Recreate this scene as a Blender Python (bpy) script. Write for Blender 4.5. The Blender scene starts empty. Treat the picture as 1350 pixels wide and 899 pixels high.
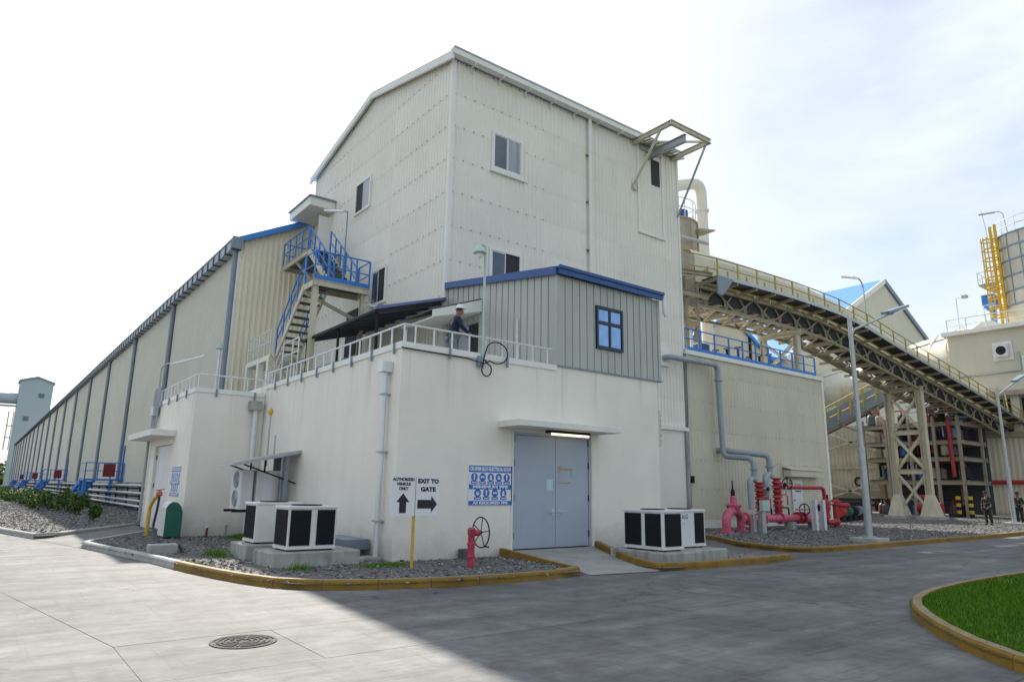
import bpy, bmesh, math, random
import numpy as np
from mathutils import Vector, Matrix
R = math.radians
random.seed(7)
SC = bpy.context.scene
COL = SC.collection
# ------------------------------------------------------------------ camera
cam_d = bpy.data.cameras.new("camera")
cam = bpy.data.objects.new("camera", cam_d)
COL.objects.link(cam)
cam_d.sensor_fit = 'HORIZONTAL'
cam_d.sensor_width = 36.0
cam_d.lens = 24.072
cam_d.clip_start = 0.05
cam_d.clip_end = 6000
right = Vector((0.79307237, -0.60894564, 0.0148802))
down = Vector((0.13983658, 0.15823396, -0.97744961))
fwd = Vector((0.59285913, 0.77726908, 0.21064386))
m = Matrix.Identity(4)
for i in range(3):
    m[i][0] = right[i]; m[i][1] = -down[i]; m[i][2] = -fwd[i]
m[2][3] = 1.65
cam.matrix_world = m
SC.camera = cam
# ------------------------------------------------------------------ light
SUN_VEC = Vector((0.41, 1.16, 1.0)).normalized()      # towards the sun
EL = math.asin(SUN_VEC.z)
AZ = math.atan2(SUN_VEC.x, SUN_VEC.y)
world = bpy.data.worlds.new("World"); SC.world = world; world.use_nodes = True
nt = world.node_tree; nt.nodes.clear()
wo = nt.nodes.new('ShaderNodeOutputWorld'); bg = nt.nodes.new('ShaderNodeBackground')
sky = nt.nodes.new('ShaderNodeTexSky'); sky.sky_type = 'NISHITA'; sky.sun_disc = False
sky.sun_elevation = EL; sky.sun_rotation = AZ; sky.air_density = 1.0; sky.dust_density = 2.5; sky.ozone_density = 1.0
tc = nt.nodes.new('ShaderNodeTexCoord')
mp = nt.nodes.new('ShaderNodeMapping'); mp.inputs['Scale'].default_value = (1.0, 1.0, 2.6)
n1 = nt.nodes.new('ShaderNodeTexNoise'); n1.inputs['Scale'].default_value = 1.9
n1.inputs['Detail'].default_value = 7; n1.inputs['Roughness'].default_value = 0.55
rp = nt.nodes.new('ShaderNodeValToRGB')
rp.color_ramp.elements[0].position = 0.33; rp.color_ramp.elements[0].color = (0.16, 0.16, 0.16, 1)
rp.color_ramp.elements[1].position = 0.62; rp.color_ramp.elements[1].color = (0.92, 0.92, 0.92, 1)
mx = nt.nodes.new('ShaderNodeMixRGB'); mx.inputs[2].default_value = (6.0, 6.5, 7.0, 1)     # thin bright veil of cloud
nt.links.new(tc.outputs['Generated'], mp.inputs[0]); nt.links.new(mp.outputs[0], n1.inputs['Vector'])
nt.links.new(n1.outputs[0], rp.inputs[0]); nt.links.new(rp.outputs[0], mx.inputs[0])
nt.links.new(sky.outputs[0], mx.inputs[1]); nt.links.new(mx.outputs[0], bg.inputs[0])
bg.inputs[1].default_value = 0.087
nt.links.new(bg.outputs[0], wo.inputs[0])
sun_d = bpy.data.lights.new("sun", 'SUN'); sun_d.energy = 4.2; sun_d.angle = R(0.6); sun_d.color = (1.0, 0.935, 0.83)
sun = bpy.data.objects.new("sun", sun_d); COL.objects.link(sun)
sun.rotation_euler = SUN_VEC.to_track_quat('Z', 'Y').to_euler()
sun.location = (0, 60, 60)
SC.view_settings.view_transform = 'Standard'; SC.view_settings.look = 'None'
SC.view_settings.gamma = 1.0; SC.view_settings.exposure = 0.93
SC.render.engine = 'CYCLES'
SC.cycles.max_bounces = 6
# ------------------------------------------------------------------ materials
def mat(name, col, rough=0.6, metal=0.0, var=0.0, scale=3.0, bump=0.0, bscale=40.0, streak=0.0, streak_col=None,
        spec=0.5, emit=None, estr=1.0, alpha=None, stretch=(1, 1, 1), sthr=(0.5, 0.75), sscale=(2.2, 2.2, 0.16)):
    mm = bpy.data.materials.new(name); mm.use_nodes = True
    t = mm.node_tree; b = t.nodes['Principled BSDF']
    b.inputs['Base Color'].default_value = (*col, 1); b.inputs['Roughness'].default_value = rough
    b.inputs['Metallic'].default_value = metal; b.inputs['Specular IOR Level'].default_value = spec
    if emit:
        b.inputs['Emission Color'].default_value = (*emit, 1); b.inputs['Emission Strength'].default_value = estr
    geo = t.nodes.new('ShaderNodeNewGeometry')
    last = None
    if var > 0:
        mp = t.nodes.new('ShaderNodeMapping'); mp.inputs['Scale'].default_value = stretch
        t.links.new(geo.outputs['Position'], mp.inputs[0])
        n = t.nodes.new('ShaderNodeTexNoise'); n.inputs['Scale'].default_value = scale; n.inputs['Detail'].default_value = 8
        n.inputs['Roughness'].default_value = 0.62
        t.links.new(mp.outputs[0], n.inputs['Vector'])
        r = t.nodes.new('ShaderNodeValToRGB')
        r.color_ramp.elements[0].position = 0.3; r.color_ramp.elements[1].position = 0.7
        r.color_ramp.elements[0].color = (*[c * (1 - var) for c in col], 1)
        r.color_ramp.elements[1].color = (*[min(1, c * (1 + var)) for c in col], 1)
        t.links.new(n.outputs[0], r.inputs[0]); last = r.outputs[0]
    if streak > 0:
        mp = t.nodes.new('ShaderNodeMapping'); mp.inputs['Scale'].default_value = sscale
        t.links.new(geo.outputs['Position'], mp.inputs[0])
        n = t.nodes.new('ShaderNodeTexNoise'); n.inputs['Scale'].default_value = 1.0; n.inputs['Detail'].default_value = 6
        t.links.new(mp.outputs[0], n.inputs['Vector'])
        r = t.nodes.new('ShaderNodeMapRange'); r.inputs[1].default_value = sthr[0]; r.inputs[2].default_value = sthr[1]
        r.inputs[3].default_value = 0; r.inputs[4].default_value = streak
        t.links.new(n.outputs[0], r.inputs[0])
        x = t.nodes.new('ShaderNodeMixRGB'); x.inputs[1].default_value = (*col, 1)
        x.inputs[2].default_value = (*(streak_col or [c * 0.5 for c in col]), 1)
        if last: t.links.new(last, x.inputs[1])
        t.links.new(r.outputs[0], x.inputs[0]); last = x.outputs[0]
    if last: t.links.new(last, b.inputs['Base Color'])
    if bump > 0:
        n = t.nodes.new('ShaderNodeTexNoise'); n.inputs['Scale'].default_value = bscale; n.inputs['Detail'].default_value = 5
        t.links.new(geo.outputs['Position'], n.inputs['Vector'])
        bp = t.nodes.new('ShaderNodeBump'); bp.inputs['Strength'].default_value = bump; bp.inputs['Distance'].default_value = 0.02
        t.links.new(n.outputs[0], bp.inputs['Height']); t.links.new(bp.outputs[0], b.inputs['Normal'])
    return mm
M = dict(
    plaster=mat('white_plaster', (0.80, 0.768, 0.69), 0.8, var=0.05, scale=0.8, bump=0.12, bscale=18, streak=0.22, streak_col=(0.58, 0.56, 0.49)),
    slabw=mat('white_concrete', (0.74, 0.73, 0.67), 0.8, var=0.07, scale=3, bump=0.1),
    clad=mat('white_steel_cladding', (0.775, 0.755, 0.685), 0.5, var=0.045, scale=0.5, streak=0.06, streak_col=(0.60, 0.58, 0.49)),
    cladb=mat('cream_steel_cladding', (0.605, 0.57, 0.455), 0.52, var=0.05, scale=0.45, streak=0.22, streak_col=(0.44, 0.41, 0.31)),
    cladl=mat('grey_cream_cladding', (0.61, 0.595, 0.52), 0.5, var=0.05, scale=0.35, streak=0.15, streak_col=(0.42, 0.41, 0.35)),
    cladg=mat('grey_cladding', (0.43, 0.45, 0.415), 0.42, var=0.06, scale=0.8, streak=0.15, streak_col=(0.28, 0.31, 0.29)),
    trim=mat('white_trim', (0.76, 0.755, 0.72), 0.5, var=0.04, scale=2, streak=0.12, streak_col=(0.45, 0.43, 0.36)),
    screw=mat('dull_screw_steel', (0.26, 0.26, 0.24), 0.6),
    blue=mat('blue_paint', (0.028, 0.19, 0.58), 0.45, var=0.12, scale=4),
    navy=mat('navy_trim', (0.012, 0.07, 0.25), 0.4, var=0.1, scale=4),
    roofblue=mat('sky_blue_roof', (0.045, 0.24, 0.68), 0.55, var=0.05, scale=0.6),
    galv=mat('galvanised_steel', (0.42, 0.44, 0.46), 0.42, 0.55, var=0.12, scale=5),
    rail=mat('silver_rail_paint', (0.66, 0.68, 0.70), 0.38, 0.25, var=0.08, scale=5),
    gutter=mat('blue_grey_gutter', (0.20, 0.245, 0.31), 0.5, var=0.12, scale=2),
    pipe=mat('grey_pipe_paint', (0.30, 0.34, 0.37), 0.4, var=0.08, scale=3),
    pink=mat('pink_pipe_paint', (0.58, 0.115, 0.19), 0.55, var=0.22, scale=6, streak=0.75, streak_col=(0.20, 0.07, 0.06), sscale=(7, 7, 5), sthr=(0.54, 0.70), bump=.2),
    red=mat('red_pipe_paint', (0.38, 0.02, 0.028), 0.5, var=0.22, scale=6, streak=0.6, streak_col=(0.12, 0.025, 0.02), sscale=(6, 6, 5), sthr=(0.52, 0.70), bump=.15),
    fadedred=mat('faded_red_paint', (0.46, 0.045, 0.085), 0.6, var=0.3, scale=14, streak=0.8, streak_col=(0.16, 0.04, 0.045), sscale=(13, 13, 9), sthr=(0.50, 0.66), bump=.25),
    door=mat('blue_grey_door_paint', (0.37, 0.425, 0.51), 0.5, var=0.05, scale=1.5, streak=0.12, streak_col=(0.22, 0.27, 0.33)),
    doorw=mat('white_door_paint', (0.66, 0.67, 0.70), 0.5, var=0.04, scale=2),
    dark=mat('dark_void', (0.02, 0.022, 0.025), 0.7),
    black=mat('black_steel', (0.016, 0.016, 0.018), 0.65, spec=0.25),
    sheet=mat('dark_grey_sheet', (0.07, 0.08, 0.10), 0.55, var=0.15, scale=3),
    rubber=mat('dark_belt', (0.028, 0.033, 0.045), 0.65, var=0.2, scale=4),
    glass=mat('window_glass', (0.06, 0.09, 0.13), 0.08, var=0.25, scale=1.5, spec=0.8),
    glassb=mat('sky_reflection_glass', (0.20, 0.45, 0.92), 0.2, var=0.15, scale=3, spec=0.8),  # bright blue of the reflected sky is put into the pane colour
    alu=mat('aluminium_frame', (0.58, 0.60, 0.60), 0.4, 0.2),
    coil=mat('condenser_coil', (0.014, 0.017, 0.024), 0.8, var=0.2, scale=30, spec=0.15),
    acw=mat('condenser_casing', (0.68, 0.68, 0.68), 0.45, var=0.04, scale=4, streak=0.12),
    conc=mat('weathered_concrete', (0.36, 0.355, 0.33), 0.85, var=0.2, scale=3, bump=0.3, bscale=30, streak=0.7, streak_col=(0.16, 0.155, 0.14), sscale=(4, 4, 0.7), sthr=(0.48, 0.7)),
    kerb=mat('kerb_concrete', (0.40, 0.40, 0.385), 0.85, var=0.2, scale=4, bump=0.25, bscale=40),
    kerby=mat('yellow_kerb_paint', (0.33, 0.20, 0.022), 0.7, var=0.22, scale=4, bump=0.2, bscale=40, streak=0.55, streak_col=(0.25, 0.21, 0.14), sscale=(2.2, 2.2, 2.2), sthr=(0.54, 0.72)),
    yellow=mat('yellow_paint', (0.58, 0.38, 0.02), 0.5, var=0.15, scale=6),
    yrail=mat('yellow_rail_paint', (0.40, 0.34, 0.06), 0.5, var=0.12, scale=6),
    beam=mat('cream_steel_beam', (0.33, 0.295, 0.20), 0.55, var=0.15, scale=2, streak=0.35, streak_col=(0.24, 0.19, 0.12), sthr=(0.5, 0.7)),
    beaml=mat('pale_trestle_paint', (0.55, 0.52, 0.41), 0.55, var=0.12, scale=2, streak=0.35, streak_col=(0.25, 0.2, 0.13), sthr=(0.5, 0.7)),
    shadeclad=mat('shade_toned_cladding', (0.37, 0.35, 0.27), 0.7, var=0.15, scale=0.8),  # cream cladding with the shade of overhead structures put into its colour
    glassl=mat('curtained_glass', (0.27, 0.30, 0.34), 0.15, var=0.25, scale=6, spec=0.7, stretch=(1, 1, .05)),
    hgut=mat('light_gutter_steel', (0.33, 0.38, 0.45), 0.5, var=0.1, scale=2),
    strap=mat('dark_strap_steel', (0.07, 0.085, 0.115), 0.55),
    cladend=mat('warm_cream_cladding', (0.74, 0.69, 0.54), 0.5, var=0.05, scale=0.45),
    hood=mat('cream_conveyor_hood', (0.62, 0.58, 0.45), 0.55, var=0.05, scale=1.5),
    drum=mat('stained_white_gallery', (0.72, 0.69, 0.58), 0.6, var=0.08, scale=0.8, streak=0.8, streak_col=(0.52, 0.36, 0.12), sscale=(.25, .25, .35), sthr=(0.5, 0.66)),
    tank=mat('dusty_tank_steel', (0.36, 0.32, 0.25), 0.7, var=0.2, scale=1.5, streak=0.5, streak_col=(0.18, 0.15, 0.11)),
    bigpipe=mat('cream_duct', (0.70, 0.68, 0.60), 0.5, var=0.04, scale=1),
    silo=mat('grey_silo_concrete', (0.52, 0.50, 0.42), 0.8, var=0.16, scale=0.8),
    farblue=mat('pale_blue_cladding', (0.34, 0.41, 0.46), 0.6, var=0.03, scale=0.2),
    green=mat('dark_green_paint', (0.012, 0.115, 0.085), 0.45, var=0.1, scale=5),
    signw=mat('sign_white', (0.74, 0.75, 0.78), 0.5),
    signb=mat('sign_blue', (0.025, 0.14, 0.50), 0.5),
    ink=mat('black_ink', (0.012, 0.012, 0.014), 0.5),
    redink=mat('logo_red', (0.50, 0.015, 0.06), 0.5),
    grit=mat('gravel_grit', (0.125, 0.122, 0.12), 0.95, var=0.35, scale=9, bump=0.6, bscale=45),
    earth=mat('bare_earth', (0.20, 0.18, 0.15), 0.95, var=0.3, scale=2, bump=0.3),
    groundm=mat('distant_ground', (0.15, 0.16, 0.10), 0.95, var=0.3, scale=0.05),
    roadm=None, iron=mat('cast_iron', (0.075, 0.072, 0.068), 0.9, 0.0, var=0.2, scale=14),
    skin=mat('brown_skin', (0.24, 0.125, 0.08), 0.55), hair=mat('dark_hair', (0.012, 0.011, 0.01), 0.6),
    navycloth=mat('navy_cloth', (0.012, 0.016, 0.052), 0.9, var=0.2, scale=12), jeans=mat('grey_trousers', (0.17, 0.19, 0.23), 0.85, var=0.2, scale=12),
    fatigue=mat('dark_green_fatigues', (0.022, 0.028, 0.017), 0.9, var=0.4, scale=14), boot=mat('black_boot', (0.015, 0.015, 0.015), 0.5),
    helmet=mat('white_helmet', (0.8, 0.8, 0.8), 0.3),
    tape=mat('brown_tape_mark', (0.42, 0.33, 0.17), 0.8, var=0.3, scale=30), sticker=mat('pale_sticker', (0.45, 0.66, 0.72), 0.5, var=0.3, scale=40),
    lamp=mat('lit_lamp_tube', (0.9, 0.85, 0.7), 0.4, emit=(1.0, 0.84, 0.52), estr=1.1),
    lampw=mat('lamp_glass', (0.75, 0.76, 0.77), 0.25), leaf=mat('shrub_leaf', (0.055, 0.10, 0.025), 0.6, var=0.35, scale=3),
    flower=mat('pink_flower', (0.55, 0.10, 0.08), 0.6), stem=mat('plant_stem', (0.10, 0.075, 0.04), 0.8), redbox=mat('dark_red_box', (0.16, 0.012, 0.022), 0.5),
    lightgreen=mat('pale_green_paint', (0.42, 0.55, 0.50), 0.5, var=0.08), orange=mat('orange_handle', (0.5, 0.12, 0.06), 0.5),
)
def kerb_paint():
    mm = mat('worn_yellow_kerb', (0.235, 0.135, 0.010), 0.75, var=0.25, scale=3, bump=0.25, bscale=40, streak=0.5, streak_col=(0.16, 0.12, 0.06), sscale=(1.6, 1.6, 1.6), sthr=(0.55, 0.72))
    t = mm.node_tree; b = t.nodes['Principled BSDF']; src = b.inputs['Base Color'].links[0].from_socket
    g = t.nodes.new('ShaderNodeNewGeometry'); sp = t.nodes.new('ShaderNodeSeparateXYZ'); t.links.new(g.outputs['True Normal'], sp.inputs[0])
    n = t.nodes.new('ShaderNodeTexNoise'); n.inputs['Scale'].default_value = 5; n.inputs['Detail'].default_value = 7; t.links.new(g.outputs['Position'], n.inputs['Vector'])
    r = t.nodes.new('ShaderNodeMapRange'); r.inputs[1].default_value = .6; r.inputs[2].default_value = .95; r.inputs[4].default_value = 1.0; t.links.new(sp.outputs['Z'], r.inputs[0])
    r2 = t.nodes.new('ShaderNodeMapRange'); r2.inputs[1].default_value = .3; r2.inputs[2].default_value = .6; r2.inputs[3].default_value = .25; r2.inputs[4].default_value = .85; t.links.new(n.outputs[0], r2.inputs[0])
    m1 = t.nodes.new('ShaderNodeMath'); m1.operation = 'MULTIPLY'; t.links.new(r.outputs[0], m1.inputs[0]); t.links.new(r2.outputs[0], m1.inputs[1])
    x = t.nodes.new('ShaderNodeMixRGB'); x.inputs[2].default_value = (0.29, 0.245, 0.165, 1); t.links.new(m1.outputs[0], x.inputs[0]); t.links.new(src, x.inputs[1]); t.links.new(x.outputs[0], b.inputs['Base Color']); return mm
M['kerby'] = kerb_paint()
def add_base_dirt(mm, col, z0, z1, amt):      # splash dirt on the wall foot, ragged, and drip marks below the roof edge
    t = mm.node_tree; b = t.nodes['Principled BSDF']; src = b.inputs['Base Color'].links[0].from_socket
    g = t.nodes.new('ShaderNodeNewGeometry'); sp = t.nodes.new('ShaderNodeSeparateXYZ'); t.links.new(g.outputs['Position'], sp.inputs[0])
    n = t.nodes.new('ShaderNodeTexNoise'); n.inputs['Scale'].default_value = 2.2; n.inputs['Detail'].default_value = 8; n.inputs['Roughness'].default_value = .7; t.links.new(g.outputs['Position'], n.inputs['Vector'])
    ma = t.nodes.new('ShaderNodeMath'); ma.operation = 'MULTIPLY_ADD'; ma.inputs[1].default_value = -1.3; t.links.new(n.outputs[0], ma.inputs[0]); t.links.new(sp.outputs['Z'], ma.inputs[2])
    r = t.nodes.new('ShaderNodeMapRange'); r.inputs[1].default_value = z0 - .65; r.inputs[2].default_value = z1 - .65; r.inputs[3].default_value = amt; r.inputs[4].default_value = 0; t.links.new(ma.outputs[0], r.inputs[0])
    x = t.nodes.new('ShaderNodeMixRGB'); x.inputs[2].default_value = (*col, 1); t.links.new(r.outputs[0], x.inputs[0]); t.links.new(src, x.inputs[1])
    mp = t.nodes.new('ShaderNodeMapping'); mp.inputs['Scale'].default_value = (3.5, 3.5, .12); t.links.new(g.outputs['Position'], mp.inputs[0])
    n2 = t.nodes.new('ShaderNodeTexNoise'); n2.inputs['Scale'].default_value = 1.0; n2.inputs['Detail'].default_value = 5; t.links.new(mp.outputs[0], n2.inputs['Vector'])
    r2 = t.nodes.new('ShaderNodeMapRange'); r2.inputs[1].default_value = .54; r2.inputs[2].default_value = .68; t.links.new(n2.outputs[0], r2.inputs[0])
    r3 = t.nodes.new('ShaderNodeMapRange'); r3.inputs[1].default_value = 3.2; r3.inputs[2].default_value = 4.7; r3.inputs[4].default_value = .35; t.links.new(sp.outputs['Z'], r3.inputs[0])
    m2 = t.nodes.new('ShaderNodeMath'); m2.operation = 'MULTIPLY'; t.links.new(r2.outputs[0], m2.inputs[0]); t.links.new(r3.outputs[0], m2.inputs[1])
    y = t.nodes.new('ShaderNodeMixRGB'); y.inputs[2].default_value = (*[c * .8 for c in col], 1); t.links.new(m2.outputs[0], y.inputs[0]); t.links.new(x.outputs[0], y.inputs[1]); t.links.new(y.outputs[0], b.inputs['Base Color'])
def sheet_tones(mm, amt):      # sheets of slightly different batches
    t = mm.node_tree; b = t.nodes['Principled BSDF']; src = b.inputs['Base Color'].links[0].from_socket
    oi = t.nodes.new('ShaderNodeObjectInfo'); r = t.nodes.new('ShaderNodeMapRange'); r.inputs[3].default_value = 1 - amt; r.inputs[4].default_value = 1.0; t.links.new(oi.outputs['Random'], r.inputs[0])
    x = t.nodes.new('ShaderNodeVectorMath'); x.operation = 'SCALE'; t.links.new(src, x.inputs[0]); t.links.new(r.outputs[0], x.inputs['Scale']); t.links.new(x.outputs[0], b.inputs['Base Color'])
for k_, a_ in (('clad', .07), ('cladb', .08), ('cladl', .06), ('cladg', .07), ('kerby', .12), ('kerb', .12), ('roadm', .10)): SHEETS = globals().setdefault('SHEETS', []); SHEETS.append((k_, a_))
add_base_dirt(M['plaster'], (0.44, 0.42, 0.36), .1, .75, .6)
def road_material():
    mm = bpy.data.materials.new('road_concrete'); mm.use_nodes = True
    t = mm.node_tree; b = t.nodes['Principled BSDF']; b.inputs['Roughness'].default_value = 0.72
    b.inputs['Specular IOR Level'].default_value = 0.22
    geo = t.nodes.new('ShaderNodeNewGeometry')
    def noise(scale, sc, det=8, rough=0.6, rot=0):
        mp = t.nodes.new('ShaderNodeMapping'); mp.inputs['Scale'].default_value = sc; mp.inputs['Rotation'].default_value = (0, 0, rot)
        t.links.new(geo.outputs['Position'], mp.inputs[0])
        n = t.nodes.new('ShaderNodeTexNoise'); n.inputs['Scale'].default_value = scale; n.inputs['Detail'].default_value = det
        n.inputs['Roughness'].default_value = rough; t.links.new(mp.outputs[0], n.inputs['Vector']); return n.outputs[0]
    def ramp(f, p0, c0, p1, c1):
        r = t.nodes.new('ShaderNodeValToRGB'); r.color_ramp.elements[0].position = p0; r.color_ramp.elements[1].position = p1
        r.color_ramp.elements[0].color = (*c0, 1); r.color_ramp.elements[1].color = (*c1, 1); t.links.new(f, r.inputs[0]); return r.outputs[0]
    def mul(a, c, f=1.0):
        x = t.nodes.new('ShaderNodeMixRGB'); x.blend_type = 'MULTIPLY'; x.inputs[0].default_value = f
        t.links.new(a, x.inputs[1]); t.links.new(c, x.inputs[2]); return x.outputs[0]
    base = ramp(noise(0.35, (1, 1, 1)), 0.30, (0.146, 0.148, 0.150), 0.70, (0.212, 0.214, 0.216))
    tyre = ramp(noise(1.0, (0.16, 1.9, 1), 7, 0.62, 0.18), 0.36, (0.55, 0.55, 0.54), 0.58, (1, 1, 1))      # tyre tracks along the street
    tyre2 = ramp(noise(1.0, (1.7, 0.14, 1), 7, 0.6, 0.25), 0.30, (0.74, 0.73, 0.71), 0.52, (1, 1, 1))
    broom = ramp(noise(1.0, (1.3, 26, 1), 4, 0.6, 0.06), 0.3, (0.86, 0.86, 0.86), 0.62, (1, 1, 1))
    blot = ramp(noise(2.4, (1, 1, 1), 10, 0.7), 0.38, (0.66, 0.65, 0.64), 0.56, (1, 1, 1))
    c = mul(mul(mul(mul(base, tyre, 0.55), tyre2, 0.45), broom, 0.6), blot, 0.7)
    scr = ramp(noise(1.0, (0.5, 11, 1), 6, 0.7, 0.35), 0.55, (1, 1, 1), 0.66, (0.5, 0.49, 0.48))     # drag marks
    scr2 = ramp(noise(1.0, (9, 0.45, 1), 6, 0.7, 0.5), 0.56, (1, 1, 1), 0.68, (0.55, 0.54, 0.53))
    oil = ramp(noise(0.8, (1, 1, 1), 9, 0.68), 0.60, (1, 1, 1), 0.74, (0.60, 0.59, 0.58))
    pale = ramp(noise(0.55, (1, 1.6, 1), 9, 0.7), 0.48, (1, 1, 1), 0.66, (1.4, 1.39, 1.37))
    c = mul(mul(mul(mul(c, scr, 0.55), scr2, 0.5), oil, 0.85), pale, 1.0)
    vo = t.nodes.new('ShaderNodeTexVoronoi'); vo.feature = 'DISTANCE_TO_EDGE'; vo.inputs['Scale'].default_value = 0.34
    wn = t.nodes.new('ShaderNodeTexNoise'); wn.inputs['Scale'].default_value = 1.6; wn.inputs['Detail'].default_value = 6
    t.links.new(geo.outputs['Position'], wn.inputs['Vector'])
    ad = t.nodes.new('ShaderNodeVectorMath'); ad.operation = 'MULTIPLY_ADD'; ad.inputs[1].default_value = (0.9, 0.9, 0)
    t.links.new(wn.outputs['Color'], ad.inputs[0]); t.links.new(geo.outputs['Position'], ad.inputs[2]); t.links.new(ad.outputs[0], vo.inputs['Vector'])
    crk = ramp(vo.outputs['Distance'], 0.0015, (0.45, 0.44, 0.43), 0.006, (1, 1, 1))
    msk = ramp(noise(0.22, (1, 1, 1), 3), 0.50, (0, 0, 0), 0.58, (1, 1, 1))
    xc = t.nodes.new('ShaderNodeMixRGB'); xc.blend_type = 'MULTIPLY'; t.links.new(msk, xc.inputs[0]); t.links.new(c, xc.inputs[1]); t.links.new(crk, xc.inputs[2]); c = xc.outputs[0]
    t.links.new(c, b.inputs['Base Color'])
    bp = t.nodes.new('ShaderNodeBump'); bp.inputs['Strength'].default_value = 0.5; bp.inputs['Distance'].default_value = 0.01
    t.links.new(noise(1.0, (6, 60, 20), 5, 0.65, 0.06), bp.inputs['Height']); t.links.new(bp.outputs[0], b.inputs['Normal'])
    return mm
M['roadm'] = road_material()
for k_, a_ in SHEETS: sheet_tones(M[k_], a_)
# ------------------------------------------------------------------ mesh helpers
class MB:
    def __init__(s): s.v = []; s.f = []
    def add(s, vs, fs):
        o = len(s.v); s.v += [tuple(p) for p in vs]; s.f += [tuple(i + o for i in f) for f in fs]; return s
    def box(s, x0, x1, y0, y1, z0, z1):
        if x0 > x1: x0, x1 = x1, x0
        if y0 > y1: y0, y1 = y1, y0
        if z0 > z1: z0, z1 = z1, z0
        return s.add([(x0, y0, z0), (x1, y0, z0), (x1, y1, z0), (x0, y1, z0), (x0, y0, z1), (x1, y0, z1), (x1, y1, z1), (x0, y1, z1)],
                     [(0, 3, 2, 1), (4, 5, 6, 7), (0, 1, 5, 4), (1, 2, 6, 5), (2, 3, 7, 6), (3, 0, 4, 7)])
    def cbox(s, x0, x1, y0, y1, z0, z1, c=0.01):      # box with chamfered vertical and top edges
        if x0 > x1: x0, x1 = x1, x0
        if y0 > y1: y0, y1 = y1, y0
        def ring(i, z): return [(x0 + i, y0 + c + i * 0, z), (x0 + c, y0 + i, z), (x1 - c, y0 + i, z), (x1 - i, y0 + c, z), (x1 - i, y1 - c, z), (x1 - c, y1 - i, z), (x0 + c, y1 - i, z), (x0 + i, y1 - c, z)]
        vs = ring(0, z0) + ring(0, z1 - c) + ring(c * 0.8, z1)
        fs = [tuple(range(7, -1, -1)), tuple(range(16, 24))]
        for k in (0, 8):
            for i in range(8): fs.append((k + i, k + (i + 1) % 8, k + 8 + (i + 1) % 8, k + 8 + i))
        return s.add(vs, fs)
    def frame(s, d):
        d = Vector(d).normalized(); u = Vector((0, 0, 1)) if abs(d.z) < 0.95 else Vector((0, 1, 0))
        a = d.cross(u).normalized(); return d, a, a.cross(d).normalized()
    def beam(s, p, q, w, h):
        p, q = Vector(p), Vector(q); d, a, b = s.frame(q - p); vs = []
        for c in (p, q):
            for i, j in ((-1, -1), (1, -1), (1, 1), (-1, 1)): vs.append(c + a * (i * w / 2) + b * (j * h / 2))
        return s.add(vs, [(3, 2, 1, 0), (4, 5, 6, 7), (0, 1, 5, 4), (1, 2, 6, 5), (2, 3, 7, 6), (3, 0, 4, 7)])
    def ibeam(s, p, q, w, h, t=0.02):
        p, q = Vector(p), Vector(q); d, a, b = s.frame(q - p)
        for off, hh, ww in ((b * (h / 2 - t / 2), t, w), (b * -(h / 2 - t / 2), t, w), (b * 0, h - 2 * t - 0.001, t)):
            s.beam(p + off, q + off, ww, hh)
        return s
    def cyl(s, p, q, r0, r1=None, n=10, caps=True):
        r1 = r0 if r1 is None else r1
        p, q = Vector(p), Vector(q); d, a, b = s.frame(q - p); vs = []; fs = []
        for c, r in ((p, r0), (q, r1)):
            for i in range(n):
                t = 2 * math.pi * i / n; vs.append(c + a * (r * math.cos(t)) + b * (r * math.sin(t)))
        for i in range(n): fs.append((i, (i + 1) % n, n + (i + 1) % n, n + i))
        if caps: fs += [tuple(range(n - 1, -1, -1)), tuple(range(n, 2 * n))]
        return s.add(vs, fs)
    def path(s, pts, r, n=8, bend=0.0, seg=4):
        pts = [Vector(p) for p in pts]
        if bend > 0:
            out = [pts[0]]
            for i in range(1, len(pts) - 1):
                a, b, c = pts[i - 1], pts[i], pts[i + 1]
                d1 = (a - b); d2 = (c - b); l = min(bend, d1.length * .49, d2.length * .49)
                p1 = b + d1.normalized() * l; p2 = b + d2.normalized() * l
                for k in range(seg + 1):
                    t = k / seg; out.append(p1 * (1 - t) ** 2 + b * 2 * t * (1 - t) + p2 * t * t)
            out.append(pts[-1]); pts = out
        vs = []; fs = []; a = None
        for i, p in enumerate(pts):
            d = (pts[min(i + 1, len(pts) - 1)] - pts[max(i - 1, 0)]).normalized()
            if a is None: _, a, _ = s.frame(d)
            a = (a - d * a.dot(d)); a = a.normalized() if a.length > 1e-5 else s.frame(d)[1]
            b = d.cross(a)
            for k in range(n):
                t = 2 * math.pi * k / n; vs.append(p + a * (r * math.cos(t)) + b * (r * math.sin(t)))
        for i in range(len(pts) - 1):
            for k in range(n): fs.append((i * n + k, i * n + (k + 1) % n, (i + 1) * n + (k + 1) % n, (i + 1) * n + k))
        fs += [tuple(range(n - 1, -1, -1)), tuple(range((len(pts) - 1) * n, len(pts) * n))]
        return s.add(vs, fs)
    def lathe(s, c, prof, n=16, axis='z'):
        vs = []; fs = []
        for (r, h) in prof:
            for i in range(n):
                t = 2 * math.pi * i / n; x, y = r * math.cos(t), r * math.sin(t)
                v = (x, y, h) if axis == 'z' else ((h, x, y) if axis == 'x' else (y, h, x))
                vs.append((c[0] + v[0], c[1] + v[1], c[2] + v[2]))
        for j in range(len(prof) - 1):
            for i in range(n): fs.append((j * n + i, j * n + (i + 1) % n, (j + 1) * n + (i + 1) % n, (j + 1) * n + i))
        fs += [tuple(range(n - 1, -1, -1)), tuple(range((len(prof) - 1) * n, len(prof) * n))]
        return s.add(vs, fs)
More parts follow.
